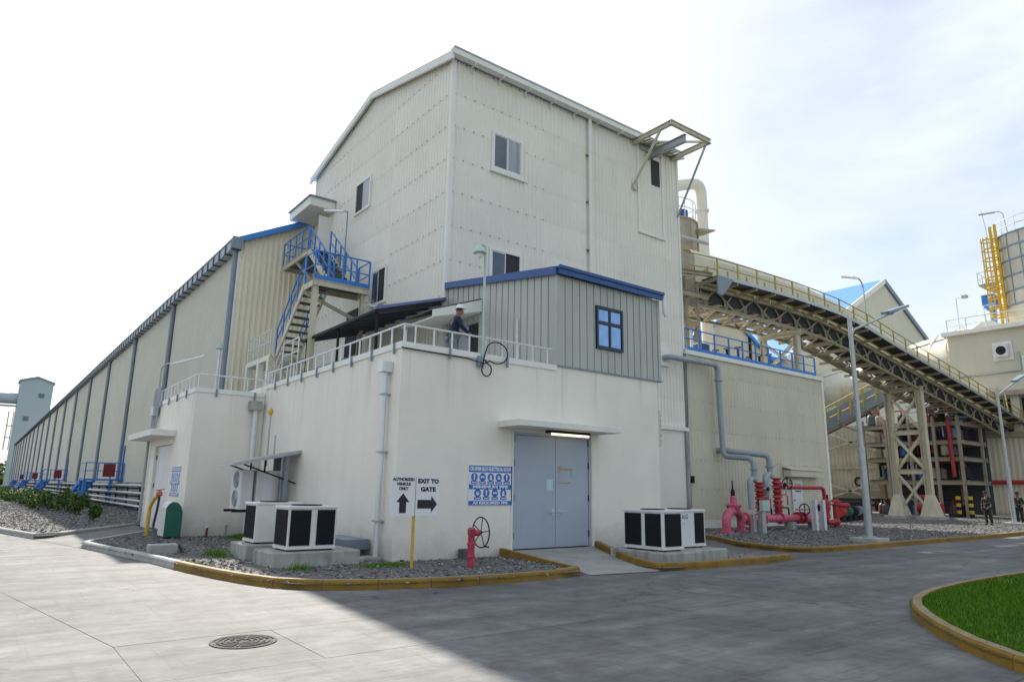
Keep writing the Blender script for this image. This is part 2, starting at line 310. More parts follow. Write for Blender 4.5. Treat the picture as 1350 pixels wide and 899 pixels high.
    def prism(s, poly, axis, a0, a1):      # poly in the two other axes
        n = len(poly); vs = []
        for a in (a0, a1):
            for (u, w) in poly: vs.append((a, u, w) if axis == 'x' else ((u, a, w) if axis == 'y' else (u, w, a)))
        fs = [tuple(range(n - 1, -1, -1)), tuple(range(n, 2 * n))] + [(i, (i + 1) % n, n + (i + 1) % n, n + i) for i in range(n)]
        return s.add(vs, fs)
    def torus(s, c, R0, r, axis='y', n=24, k=6):
        pts = []
        vs = []; fs = []
        for i in range(n):
            t = 2 * math.pi * i / n
            for j in range(k):
                u = 2 * math.pi * j / k; rr = R0 + r * math.cos(u); h = r * math.sin(u)
                v = (rr * math.cos(t), h, rr * math.sin(t)) if axis == 'y' else ((h, rr * math.cos(t), rr * math.sin(t)) if axis == 'x' else (rr * math.cos(t), rr * math.sin(t), h))
                vs.append((c[0] + v[0], c[1] + v[1], c[2] + v[2]))
        for i in range(n):
            for j in range(k): fs.append((i * k + j, ((i + 1) % n) * k + j, ((i + 1) % n) * k + (j + 1) % k, i * k + (j + 1) % k))
        return s.add(vs, fs)
    def mesh(s, name, material, off=(0, 0, 0), smooth=False):
        me = bpy.data.meshes.new(name)
        me.from_pydata([(v[0] - off[0], v[1] - off[1], v[2] - off[2]) for v in s.v], [], s.f)
        bm = bmesh.new(); bm.from_mesh(me); bmesh.ops.recalc_face_normals(bm, faces=bm.faces); bm.to_mesh(me); bm.free()
        me.materials.append(material)
        if smooth:
            me.shade_smooth()
            try: me.set_sharp_from_angle(angle=R(40))
            except Exception: pass
        return me
def wloc(o):
    v = Vector((0, 0, 0))
    while o is not None: v += o.location; o = o.parent
    return v
def put(name, mb, material, parent=None, smooth=False, label=None, kind=None):
    off = wloc(parent) if parent else Vector((0, 0, 0))
    o = bpy.data.objects.new(name, mb.mesh(name, M[material] if isinstance(material, str) else material, off, smooth))
    COL.objects.link(o); o.parent = parent
    if label: o['label'] = label
    if kind: o['kind'] = kind
    return o
def put_at(name, me, loc, parent=None):      # a mesh built round its own origin
    o = bpy.data.objects.new(name, me); COL.objects.link(o); o.parent = parent
    o.location = Vector(loc) - (wloc(parent) if parent else Vector((0, 0, 0))); return o
def reps(name, mb, material, parent, locs, smooth=False):
    me = mb.mesh(name, M[material], (0, 0, 0), smooth)
    return [put_at(name, me, l, parent) for l in locs]
def thing(name, label, cat, loc, group=None):
    o = bpy.data.objects.new(name, None); COL.objects.link(o); o.location = loc; o.empty_display_size = 0.3
    o['label'] = label; o['category'] = cat
    if group: o['group'] = group
    return o
def tag(o, label, cat, group=None):
    o['label'] = label; o['category'] = cat
    if group: o['group'] = group
    return o
def struct(name, mb, material): return put(name, mb, material, None, kind='structure')
def clone(root, delta, label=None):
    def cp(o, parent):
        c = o.copy(); COL.objects.link(c); c.parent = parent
        for ch in list(o.children): cp(ch, c)
        return c
    c = cp(root, None); c.location = root.location + Vector(delta)
    if label: c['label'] = label
    return c
def clad(axis, a0, a1, z0, z1, plane, sgn, pitch=0.25, depth=0.035, ztop=None, lip=0.005):
    b = MB(); prof = []; x = a0
    while x < a1 - 1e-4:
        for f, d in ((0, 0), (0.5, 0), (0.62, 1), (0.88, 1)):
            if x + f * pitch < a1: prof.append((x + f * pitch, d * depth))
        x += pitch
    prof.append((a1, 0)); vs = []
    for (u, d) in prof:
        zt = min(z1, ztop(u)) if ztop else z1
        zb = min(z0, zt - 0.005)
        for z, e in ((zb, lip), (zt, 0)):
            pos = plane + sgn * (d + e); vs.append((u, pos, z) if axis == 'x' else (pos, u, z))
    b.add(vs, [(2 * i, 2 * i + 2, 2 * i + 3, 2 * i + 1) for i in range(len(prof) - 1)]); return b
def dots(points, r=0.03, sgnax=('y', -1)):      # screw heads as one piece of small geometry
    b = MB()
    for p in points:
        x, y, z = p; ax, sg = sgnax
        if ax == 'y': b.add([(x - r, y, z), (x, y, z - r), (x + r, y, z), (x, y, z + r), (x, y + sg * r * .8, z)], [(0, 1, 4), (1, 2, 4), (2, 3, 4), (3, 0, 4)])
        else: b.add([(x, y - r, z), (x, y, z - r), (x, y + r, z), (x, y, z + r), (x + sg * r * .8, y, z)], [(0, 1, 4), (1, 2, 4), (2, 3, 4), (3, 0, 4)])
    return b
def text_mesh(txt, size, parent, origin, ux, uz, material, width=None, bold=0.03, name='lettering', align='CENTER'):
    cu = bpy.data.curves.new('lettering', 'FONT'); cu.body = txt; cu.size = size; cu.align_x = align; cu.align_y = 'CENTER'
    cu.offset = bold * size; cu.extrude = 0.0; cu.resolution_u = 3
    o = bpy.data.objects.new('lettering', cu); COL.objects.link(o)
    dg = bpy.context.evaluated_depsgraph_get(); me = bpy.data.meshes.new_from_object(o.evaluated_get(dg))
    bpy.data.objects.remove(o)
    xs = [v.co.x for v in me.vertices]
    k = 1.0
    if width and xs: k = width / max(1e-6, max(xs) - min(xs))
    ux, uz = Vector(ux), Vector(uz); off = wloc(parent) if parent else Vector((0, 0, 0))
    for v in me.vertices: v.co = Vector(origin) + ux * (v.co.x * k) + uz * v.co.y - off
    me.materials.clear(); me.materials.append(M[material])
    t = bpy.data.objects.new(name, me); COL.objects.link(t); t.parent = parent; return t
# window: outward direction sgn along axis-normal; frame, two sashes, glass
def window(parent, axis, a0, a1, z0, z1, plane, sgn, open_side=None, mats=('trim', 'alu', 'glass'), fw=0.10, proud=0.09):
    def bx(u0, u1, w0, w1, d0, d1):
        b = MB(); p0, p1 = plane + sgn * d0, plane + sgn * d1
        return b.box(u0, u1, p0, p1, w0, w1) if axis == 'x' else b.box(p0, p1, u0, u1, w0, w1)
    f = MB()
    for g in ((a0 - fw, a1 + fw, z0 - fw, z0), (a0 - fw, a1 + fw, z1, z1 + fw), (a0 - fw, a0, z0, z1), (a1, a1 + fw, z0, z1)):
        q = bx(*g, 0.0, proud); f.add(q.v, q.f)
    w = put('window', f, mats[0], parent)
    put('opening', bx(a0, a1, z0, z1, 0.036, 0.040), 'dark', w)
    mid = (a0 + a1) / 2
    for k, (u0, u1) in enumerate(((a0, mid), (mid, a1))):
        s = MB(); t = 0.045; d0, d1 = (0.045, 0.065) if k == 0 else (0.052, 0.072)
        for g in ((u0, u1, z0, z0 + t), (u0, u1, z1 - t, z1), (u0, u0 + t, z0 + t, z1 - t), (u1 - t, u1, z0 + t, z1 - t)):
            q = bx(*g, d0, d1); s.add(q.v, q.f)
        if open_side != k:
            put('sash', s, mats[1], w); put('pane', bx(u0 + t, u1 - t, z0 + t, z1 - t, d0 + .004, d0 + .010), mats[2] if (k == 0) == (axis == 'x') else 'glassl', w)
    return w
# ------------------------------------------------------------------ ground and road
def island_mat(name, stops, rough=0.9):
    mm = bpy.data.materials.new(name); mm.use_nodes = True; t = mm.node_tree; b = t.nodes['Principled BSDF']
    b.inputs['Roughness'].default_value = rough; g = t.nodes.new('ShaderNodeNewGeometry'); r = t.nodes.new('ShaderNodeValToRGB')
    r.color_ramp.elements[0].color = (*stops[0], 1); r.color_ramp.elements[1].color = (*stops[-1], 1)
    for i, c in enumerate(stops[1:-1]):
        e = r.color_ramp.elements.new((i + 1) / (len(stops) - 1)); e.color = (*c, 1)
    t.links.new(g.outputs['Random Per Island'], r.inputs[0]); t.links.new(r.outputs[0], b.inputs['Base Color']); b.inputs['Specular IOR Level'].default_value = 0.12; return mm
M['stones'] = island_mat('crushed_stone', [(0.07, 0.07, 0.072), (0.13, 0.128, 0.126), (0.18, 0.177, 0.172), (0.23, 0.225, 0.215), (0.38, 0.37, 0.35)])
M['grassm'] = island_mat('lawn_grass', [(0.035, 0.11, 0.006), (0.065, 0.18, 0.010), (0.10, 0.23, 0.014), (0.17, 0.27, 0.03)])
M['drygrass'] = island_mat('pale_grass', [(0.10, 0.20, 0.02), (0.17, 0.27, 0.035), (0.26, 0.33, 0.07)])
M['weed'] = island_mat('weed_leaf', [(0.05, 0.13, 0.012), (0.10, 0.22, 0.02), (0.16, 0.27, 0.04)])
M['leafs'] = island_mat('shrub_leaves', [(0.03, 0.07, 0.014), (0.055, 0.115, 0.024), (0.09, 0.165, 0.035), (0.15, 0.21, 0.06)], 0.55)
g = MB(); N = 48
g.add([(3000 * math.cos(2 * math.pi * i / N), 3000 * math.sin(2 * math.pi * i / N), -0.09) for i in range(N)], [tuple(range(N))])
struct('ground', g, 'groundm')
road = struct('road', MB().add([(-60, -30, -0.007), (110, -30, -0.007), (110, 60, -0.007), (-60, 60, -0.007)], [(0, 1, 2, 3)]), 'kerb')
def slab(x0, x1, y0, y1):
    z = random.uniform(-0.003, 0.0); gp = 0.003; b = MB()
    if x1 - x0 < 0.1: return
    sk = lambda x, y: x - (0.165 * (min(y, 17.4) - 8.47) if y > 8.47 and x < 6 else 0)
    q = [(x0 + gp, y0 + gp), (x1 - gp, y0 + gp), (x1 - gp, y1 - gp), (x0 + gp, y1 - gp)]
    b.add([(sk(x, y), y, -.03) for x, y in q] + [(sk(x, y), y, z) for x, y in q], [(3, 2, 1, 0), (4, 5, 6, 7), (0, 1, 5, 4), (1, 2, 6, 5), (2, 3, 7, 6), (3, 0, 4, 7)]); put('slab', b, 'roadm', road)
XJ = [-30, -25.5, -21, -16.5, -12, -7.5, -3.1, 1.36, 5.9, 10.2, 14.25, 18.7, 23.2, 27.7, 32.2, 36.7, 41.2, 46, 52, 60, 70, 90]
YJ = [-14, -9, -4.6, -1.9, 2.55, 6.83, 8.47, 13.0, 17.4, 22, 27, 33, 40, 55]
for i in range(len(XJ) - 1):
    for j in range(len(YJ) - 1):
        x0, x1, y0, y1 = XJ[i], XJ[i + 1], YJ[j], YJ[j + 1]
        if y0 > 16 and x0 > 6: continue
        if abs(x0 - 1.36) < .01 and abs(y0 - 6.83) < .01:
            slab(x0, 2.97, y0, y1); slab(2.97, x1, y0, y1)
        elif x0 < -3 and y0 == 6.83: slab(x0, x1, y0, y1)
        else: slab(x0, x1, y0, y1)
def chaikin(p, n=2):
    for _ in range(n):
        q = [p[0]]
        for a, b in zip(p, p[1:]): q += [(a[0] * .75 + b[0] * .25, a[1] * .75 + b[1] * .25), (a[0] * .25 + b[0] * .75, a[1] * .25 + b[1] * .75)]
        p = q + [p[-1]]
    return p
def resample(p, step):
    out = [Vector((*p[0], 0))]; acc = 0.0
    for a, b in zip(p, p[1:]):
        a, b = Vector((*a, 0)), Vector((*b, 0)); L = (b - a).length; t = 0.0
        while acc + (L - t) >= step:
            t += step - acc; acc = 0; out.append(a + (b - a) * (t / L))
        acc += L - t
    if (out[-1] - Vector((*p[-1], 0))).length > 0.1: out.append(Vector((*p[-1], 0)))
    return out
def kerb(parent, pts, side, mfun, w=0.15, h=0.15, step=0.9, zf=None):
    P = resample(pts, step); n = len(P); nor = []
    for i in range(n):
        d = (P[min(i + 1, n - 1)] - P[max(i - 1, 0)]).normalized(); nor.append(Vector((-d.y, d.x, 0)) * side)
    for i in range(n - 1):
        a, b = P[i], P[i + 1]; d = (b - a).normalized() * 0.004; vs = []
        jit = random.uniform(-.004, .004)
        for c, nn in ((a + d, nor[i]), (b - d, nor[i + 1])):
            z0 = zf(c) if zf else 0.0
            for o, z in ((0, -0.03), (0.012, h - 0.03), (0.035, h), (w, h), (w, -0.03)): vs.append(c + nn * (o + jit) + Vector((0, 0, z + z0)))
        mb = MB().add(vs, [(0, 1, 2, 3, 4), (9, 8, 7, 6, 5)] + [(k, (k + 1) % 5, 5 + (k + 1) % 5, 5 + k) for k in range(5)])
        put('kerb_stone', mb, mfun((a + b) / 2), parent)
def inpoly(x, y, poly):
    c = np.zeros(x.shape, bool); n = len(poly)
    for i in range(n):
        (x1, y1), (x2, y2) = poly[i], poly[(i + 1) % n]
        if y1 == y2: continue
        c ^= ((y1 > y) != (y2 > y)) & (x < (x2 - x1) * (y - y1) / (y2 - y1) + x1)
    return c
def scatter(poly, n, seed, excl=()):
    rg = np.random.default_rng(seed); P = np.array(poly); lo, hi = P.min(0), P.max(0); out = []
    xs = rg.uniform(lo[0], hi[0], n); ys = rg.uniform(lo[1], hi[1], n); k = inpoly(xs, ys, poly)
    for (a, b, c, d) in excl: k &= ~((xs > a) & (xs < b) & (ys > c) & (ys < d))
    return xs[k], ys[k], rg
OCT = np.array([(1, 0, 0), (-1, 0, 0), (0, 1, 0), (0, -1, 0), (0, 0, 1), (0, 0, -1)], float)
OF = np.array([(0, 2, 4), (2, 1, 4), (1, 3, 4), (3, 0, 4), (2, 0, 5), (1, 2, 5), (3, 1, 5), (0, 3, 5)])
def np_mesh(name, verts, faces, material, parent=None, kind='stuff'):
    me = bpy.data.meshes.new(name); v = np.asarray(verts, float)
    if parent: v = v - np.array(wloc(parent))
    me.from_pydata(v.tolist(), [], faces.tolist() if hasattr(faces, 'tolist') else faces); me.materials.append(M[material])
    o = bpy.data.objects.new(name, me); COL.objects.link(o); o.parent = parent
    if kind: o['kind'] = kind
    return o
def stones(name, poly, n, seed, smin, smax, z, excl=()):
    xs, ys, rg = scatter(poly, n, seed, excl); k = len(xs); s = smin + (smax - smin) * rg.random(k) ** 2.2
    v = OCT[None] * rg.uniform(0.6, 1.15, (k, 6, 1)) * s[:, None, None]; v = v + rg.normal(0, .18, (k, 6, 3)) * s[:, None, None]
    v[:, :, 2] *= 0.62; a = rg.uniform(0, 6.28, k); c, q = np.cos(a)[:, None], np.sin(a)[:, None]
    x = v[:, :, 0] * c - v[:, :, 1] * q + xs[:, None]; y = v[:, :, 0] * q + v[:, :, 1] * c + ys[:, None]
    zz = v[:, :, 2] + z + rg.uniform(-.3, .7, k)[:, None] * s[:, None] * .6
    V = np.stack([x, y, zz], 2).reshape(-1, 3); F = (OF[None] + (np.arange(k) * 6)[:, None, None]).reshape(-1, 3)
    return np_mesh(name, V, F, 'stones')
def blades(name, xs, ys, rg, h0, h1, w, z, material, lean=0.5, parent=None, kind='stuff', zarr=None):
    k = len(xs); h = rg.uniform(h0, h1, k); a = rg.uniform(0, 6.28, k); l = rg.uniform(0, lean, k) * h; b = a + rg.normal(0, .8, k)
    zz = np.full(k, z) if zarr is None else zarr; ww = w * rg.uniform(.6, 1.3, k)
    p0 = np.stack([xs - np.sin(a) * ww, ys + np.cos(a) * ww, zz], 1); p1 = np.stack([xs + np.sin(a) * ww, ys - np.cos(a) * ww, zz], 1)
    p2 = np.stack([xs + np.cos(b) * l, ys + np.sin(b) * l, zz + h], 1)
    V = np.stack([p0, p1, p2], 1).reshape(-1, 3); F = np.arange(3 * k).reshape(-1, 3)
    return np_mesh(name, V, F, material, parent, kind)
def bed(name, poly, z, material='grit'):
    return struct(name, MB().add([(x, y, z) for x, y in poly], [tuple(range(len(poly)))]), material)
# island in front of the electrical block
ka = [(4.95, 26.3), (2.55, 21.9)] + chaikin([(2.38, 21.4), (2.57, 20.19), (2.81, 18.95), (3.2, 16.64), (3.47, 14.23), (4.01, 11.81), (4.75, 11.0), (6.27, 10.45), (7.48, 10.25), (8.9, 10.25), (9.85, 10.35), (10.05, 11.2), (10.22, 13.55)], 2)
pa = [(x, y) for x, y in ka] + [(7.4, 13.8), (7.4, 23.1), (5.2, 26.3)]
ba = bed('gravel_bed', pa, 0.09)
kerb(ba, ka, 1, lambda p: M['kerby'] if p.y < 15.2 else M['kerb'], zf=lambda p: 0.12 * max(0, min(1, (p.y - 11.2) / 2.3)) if p.x > 9.5 else 0)
# the pebbles stay clear of the pads and walls
stones('gravel', pa, 15000, 3, 0.012, 0.05, 0.095, [(4.8, 6.5, 13.6, 14.9), (4.7, 6.3, 15.4, 16.5)])
# long gravel strip beside the storage hall
kb = [(-3.5, 80), (-1.6, 45), (0.86, 28.3), (1.45, 25.6), (1.62, 24.95), (1.95, 25.1), (5.12, 30.3)]
pb = kb + [(8.45, 30.3), (8.45, 275), (-30, 275)]
bb = bed('gravel_strip', pb, 0.09)
kerb(bb, kb, 1 if False else 1, lambda p: M['kerb'], step=1.2)
pbn = [(-2.5, 62), (-1.5, 45), (1.0, 28.3), (1.6, 25.6), (1.75, 25.2), (5.0, 30.5), (8.3, 30.5), (8.3, 62)]
stones('gravel.001', pbn, 20000, 5, 0.02, 0.065, 0.095)
stones('gravel.002', [(-4, 62), (8.3, 62), (8.3, 120), (-8, 120)], 8000, 6, 0.04, 0.1, 0.095)
# pad with the right-hand condensers
kd = [(13.12, 13.5)] + chaikin([(12.35, 12.1), (11.72, 10.75), (11.7, 10.05), (12.3, 9.93), (13.2, 9.9), (15.6, 9.85)], 2) + [(16.6, 10.0)]
pd = kd + [(16.7, 10.7), (15.9, 13.55)]
bd = bed('earth_bed', pd, 0.06, 'earth')
kerb(bd, kd, 1, lambda p: M['kerby'], zf=lambda p: 0.2 * max(0, min(1, (p.y - 10.35) / 3.2)) if p.x < 13.4 else 0)
stones('gravel.003', pd, 1300, 8, 0.01, 0.035, 0.062, [(12.2, 14.6, 10.3, 12.0)])
# pipe-yard gravel
kc = [(22.4, 18.6), (20.7, 15.4)] + chaikin([(19.0, 13.2), (18.55, 11.6), (19.2, 10.8), (21, 10.72), (25.3, 10.8), (36, 10.8), (48, 12.2), (66, 16)], 2)
pc = kc + [(66, 40), (24.4, 40), (24.4, 19.4)]
bc = bed('gravel_yard', pc, 0.09)
kerb(bc, kc, 1, lambda p: M['kerby'], step=1.0)
stones('gravel.004', [(x + .2, y + .12) for x, y in kc] + [(66, 19), (24.4, 19.2)], 24000, 9, 0.018, 0.06, 0.095)
# lawn
ke = [(70, -2), (45, 3.2), (26, 5.0)] + chaikin([(17.15, 5.35), (14.7, 5.42), (12.6, 5.28), (11.2, 4.95), (10.0, 4.28), (8.84, 3.42), (8.1, 2.58), (7.4, 1.2), (7.2, -1)], 2) + [(7.2, -6)]
pe = ke + [(70, -6)]
be = bed('lawn', pe, 0.10, mat('lawn_soil', (0.05, 0.075, 0.018), 0.95, var=0.35, scale=1.5))
kerb(be, ke, 1, lambda p: M['kerby'], step=0.8)
def inset_scatter(poly, box, n, seed, d):
    rg = np.random.default_rng(seed); xs = rg.uniform(box[0], box[1], n); ys = rg.uniform(box[2], box[3], n); k = inpoly(xs, ys, poly)
    for ox, oy in ((d, 0), (-d, 0), (0, d), (0, -d)): k &= inpoly(xs + ox, ys + oy, poly)
    return xs[k], ys[k], rg
x1, y1, rg = inset_scatter(pe, (7.2, 15, -1.5, 5.5), 110000, 4, .15); blades('grass', x1, y1, rg, .025, .075, .006, .10, 'grassm', .9)
x1, y1, rg = inset_scatter(pe, (15, 32, -2, 5.5), 60000, 14, .15); blades('grass.001', x1, y1, rg, .03, .09, .012, .10, 'grassm', .9)
x1, y1, rg = inset_scatter(pe, (7.6, 12.5, .5, 4.2), 26000, 24, .15); k_ = (y1 < 1.2 + (x1 - 7) * .35) | (rg.random(len(x1)) < .06); blades('grass.002', x1[k_], y1[k_], rg, .03, .08, .006, .10, 'drygrass', .9)
# weeds in the gravel
for i, (cx, cy, sx, sy, n, hh) in enumerate([(6.6, 21.7, .5, .5, 900, .14), (4.5, 16.6, .25, .5, 260, .2), (3.75, 15.0, .22, .8, 300, .06), (6.75, 12.95, .45, .22, 900, .10), (5.1, 13.2, .25, .2, 160, .16), (6.9, 22.5, .3, .3, 400, .12)]):
    rg = np.random.default_rng(30 + i); xs = rg.normal(cx, sx * .55, n); ys = rg.normal(cy, sy * .55, n)
    blades('weeds' if i == 0 else 'weeds.%03d' % i, xs, ys, rg, hh * .4, hh, .008, .085, 'weed', .9)
# door ramp
rw = MB(); rw.add([(9.95, 10.35, -.02), (11.72, 10.1, -.02), (13.15, 13.58, -.02), (10.2, 13.58, -.02), (9.95, 10.35, .008), (11.72, 10.1, .008), (13.15, 13.58, .2), (10.2, 13.58, .2)],
       [(0, 3, 2, 1), (4, 5, 6, 7), (0, 1, 5, 4), (1, 2, 6, 5), (2, 3, 7, 6), (3, 0, 4, 7)])
struct('door_ramp', rw, mat('ramp_concrete', (0.33, 0.33, 0.315), 0.85, var=0.18, scale=1.6, bump=0.3, bscale=30, streak=0.5, streak_col=(0.2, 0.2, 0.195), sscale=(1.2, 1.2, 1.2), sthr=(0.5, 0.72)))
struct('ramp_joint', MB().add([(9.9, 10.28, .0045), (11.9, 9.98, .0045), (11.9, 10.03, .0045), (9.9, 10.33, .0045)], [(0, 1, 2, 3)]), 'dark')
struct('yard_drive', MB().add([(2.3, 21.5, .004), (1.55, 24.9, .004), (5.08, 30.2, .08), (5.08, 26.2, .08)], [(0, 3, 2, 1)]), 'roadm')
# manhole
mh = thing('manhole_cover', 'round cast iron manhole cover set in the pale concrete road', 'manhole cover', (2.53, 8.0, 0))
put('cover', MB().lathe((2.53, 8.0, 0), [(0.30, -.02), (0.30, .004)], 40), 'iron', mh)
put('ring', MB().lathe((2.53, 8.0, 0), [(0.345, -.02), (0.345, .008), (0.312, .008), (0.312, -.01)], 40), 'iron', mh)
rb = MB()
for k in range(6):
    a0 = k * math.pi / 3
    for r0 in (.09, .15, .21, .265):
        pts = [(2.53 + r0 * math.cos(a0 + .12 + t * .8 / 5), 8.0 + r0 * math.sin(a0 + .12 + t * .8 / 5)) for t in range(6)]
        for p, q in zip(pts, pts[1:]): rb.beam((*p, .008), (*q, .008), .025, .012)
for k in range(6): rb.beam((2.53 + .05 * math.cos(k * 1.0472), 8 + .05 * math.sin(k * 1.0472), .008), (2.53 + .28 * math.cos(k * 1.0472), 8 + .28 * math.sin(k * 1.0472), .008), .018, .012)
put('tread_ribs', rb, mat('worn_iron', (0.13, 0.127, 0.12), 0.9, 0.0, var=0.2, scale=20, spec=0.1), mh)
# ------------------------------------------------------------------ white electrical block
eb = thing('electrical_building', 'low white plastered block with blue grey double doors at the road corner', 'building', (7.25, 13.6, 0))
w = MB()
w.box(7.25, 10.47, 13.6, 13.85, 0, 4.88); w.box(13.13, 15.9, 13.6, 13.85, 0, 4.88); w.box(10.47, 13.13, 13.6, 13.85, 3.05, 4.88)
w.box(7.25, 7.5, 13.852, 29.0, 0, 4.88); w.box(15.65, 15.9, 13.852, 19.3, 0, 4.88)
put('wall', w, 'plaster', eb)
put('roof', MB().box(7.5, 15.65, 13.85, 29.0, 4.4, 4.65), 'slabw', eb)
put('flashing', MB().box(7.215, 11.88, 13.565, 13.60, 4.74, 4.885).box(7.215, 7.25, 13.60, 23.0, 4.74, 4.885), 'trim', eb)
put('door_reveal', MB().box(10.47, 13.13, 13.80, 13.86, 0, 3.05), 'dark', eb)
df = MB().box(10.47, 10.53, 13.63, 13.78, .2, 3.05).box(13.07, 13.13, 13.63, 13.78, .2, 3.05).box(10.53, 13.07, 13.63, 13.78, 2.98, 3.05)
put('door_frame', df, 'door', eb)
for x0, x1, hx, s in ((10.535, 11.895, 10.54, 1), (11.905, 13.065, 13.06, -1)):
    d = put('door', MB().cbox(x0, x1, 13.655, 13.70, .22, 2.975, .006), 'door', eb)
    for z in (.45, 1.35, 2.2, 2.8): put('hinge', MB().cyl((hx, 13.65, z), (hx, 13.65, z + .16), .018, n=6), 'black', d)
    hxx = 11.895 - .09 if s > 0 else 11.905 + .09
    put('handle', MB().box(hxx - .03, hxx + .03, 13.635, 13.655, 1.0, 1.16).cyl((hxx, 13.64, 1.09), (hxx, 13.58, 1.09), .014, n=6).cyl((hxx, 13.585, 1.09), (hxx - s * .17, 13.585, 1.09), .014, n=6), 'alu', d)
    if s > 0: put('sticker', MB().box(11.60, 11.80, 13.650, 13.6545, 1.62, 1.9), 'sticker', d)
    else:
        tp = MB(); tp.box(11.98, 12.48, 13.650, 13.6545, 2.14, 2.19); tp.box(11.96, 12.06, 13.651, 13.6545, 2.08, 2.24); tp.box(12.0, 12.42, 13.650, 13.6545, 1.80, 1.83)
        tp.box(12.0, 12.012, 13.650, 13.6545, 1.83, 2.14); tp.box(12.44, 12.452, 13.650, 13.6545, 1.95, 2.14); put('tape_mark', tp, 'tape', d)
cn = put('door_canopy', MB().cbox(9.98, 13.42, 12.72, 13.598, 3.12, 3.27, .012), 'slabw', eb)
for x_ in (10.40, 13.13): put('door_surround', MB().box(x_, x_ + .07, 13.585, 13.6, .2, 3.1), 'slabw', eb)
lt = thing('tube_lamp', 'lit tube lamp under the canopy above the big double doors', 'lamp', (11.46, 13.3, 3.1))
put('housing', MB().box(11.35, 12.75, 13.22, 13.42, 3.05, 3.118), 'black', lt)
put('tube', MB().cyl((11.42, 13.25, 3.02), (12.70, 13.25, 3.02), .028, n=10), 'lamp', lt)
# downpipes on the block
dp = thing('downpipe', 'tall pale grey downpipe with box hopper at the outer corner of the white block', 'downpipe', (7.2, 14.1, 0))
put('hopper', MB().cbox(6.98, 7.245, 13.98, 14.26, 4.22, 4.46, .01), 'rail', dp)
put('pipe', MB().cyl((7.12, 14.12, .12), (7.12, 14.12, 4.22), .065, n=12), 'rail', dp, True)
for z in (.9, 2.4, 3.7): put('clamp', MB().box(7.03, 7.249, 14.03, 14.21, z, z + .03), 'galv', dp)
put('base_block', MB().cbox(6.6, 7.2, 13.95, 14.4, .08, .17, .02), 'conc', dp)
dp2 = thing('downpipe', 'grey downpipe with square hopper in the inner corner by the annex', 'downpipe', (6.95, 22.8, 0))
put('hopper', MB().cbox(6.72, 7.1, 22.7, 22.975, 4.02, 4.32, .01), 'conc', dp2)
put('pipe', MB().cyl((6.95, 22.86, .1), (6.95, 22.86, 4.02), .085, n=12), 'rail', dp2, True)
# roof railings
def railing(label, pts_posts, rail_pts, z0, z1, brackets, loc, r=.022):
    t = thing('roof_railing', label, 'railing', loc)
    put('top_rail', MB().path(rail_pts, r * 1.15, 8), 'rail', t, True)
    pm = MB().cyl((0, 0, 0), (0, 0, z1 - z0), r, n=8)
    reps('post', pm, 'rail', t, [(x, y, z0) for x, y in pts_posts], True)
    for (x, y, dx, dy) in brackets: put('bracket', MB().beam((x, y, z0 - .26), (x, y, z0 - .01), .05, .04), 'gutter', t)
    return t
fx = [7.3 + .29 + .5 * i for i in range(9)]
railing('white pipe railing along the front edge of the white block roof', [(7.3, 13.63)] + [(x, 13.63) for x in fx], [(7.3, 13.63, 5.3), (11.75, 13.63, 5.3)], 4.885, 5.3,
        [(8.5, 13.55, 0, 0), (10.2, 13.55, 0, 0)], (7.3, 13.63, 4.88))
ly = [13.63 + .58 * i for i in range(1, 17)]
railing('white pipe railing along the left edge of the white block roof', [(7.29, y) for y in ly], [(7.29, 13.63, 5.3), (7.29, 22.95, 5.3)], 4.885, 5.3,
        [(7.2, 13.9 + 1.15 * i, 0, 0) for i in range(8)], (7.29, 13.65, 4.88))
# dark cable under the flashing with the loose coil by the pole
cb = thing('cable', 'black cable under the roof edge with a loose coil hanging by the pole', 'cable', (9.5, 13.5, 4.8))
def loop(cx, cz, rx, rz, t0, t1, n, y=13.5, ph=0): return [(cx + rx * math.cos(t0 + (t1 - t0) * i / n), y - .02 * i / n, cz + rz * math.sin(t0 + (t1 - t0) * i / n)) for i in range(n + 1)]
put('run', MB().path([(7.2, 13.54, 4.73), (8.4, 13.54, 4.71), (9.0, 13.54, 4.70), (9.45, 13.5, 4.62)], .016, 6), 'black', cb, True)
put('coil', MB().path([(9.45, 13.5, 4.62)] + loop(9.82, 4.93, .34, .27, -2.2, 2.6, 14) + [(9.42, 13.47, 4.75), (9.38, 13.47, 4.5)] + loop(9.52, 4.48, .14, .16, 3.1, 6.9, 10) + [(9.55, 13.48, 4.62), (9.45, 13.49, 4.72)], .016, 6), 'black', cb, True)
put('junction_box', MB().cbox(9.28, 9.42, 13.50, 13.6, 4.55, 4.80, .01), 'gutter', cb)
pl = thing('light_pole', 'slim pale pole with a green domed lamp at the railing beside the worker', 'lamp pole', (9.42, 13.52, 4.5))
put('pole', MB().cyl((9.42, 13.52, 4.5), (9.42, 13.52, 7.55), .035, n=8), 'lightgreen', pl, True)
put('arm', MB().path([(9.42, 13.52, 7.5), (9.40, 13.50, 7.62), (9.25, 13.45, 7.64), (9.2, 13.43, 7.55)], .022, 6), 'lightgreen', pl, True)
put('shade', MB().lathe((9.19, 13.43, 7.38), [(.17, 0), (.16, .06), (.07, .17), (.03, .2)], 14), 'lightgreen', pl, True)
put('globe', MB().lathe((9.19, 13.43, 7.24), [(.03, 0), (.08, .05), (.09, .10), (.06, .139)], 12), 'lampw', pl, True)
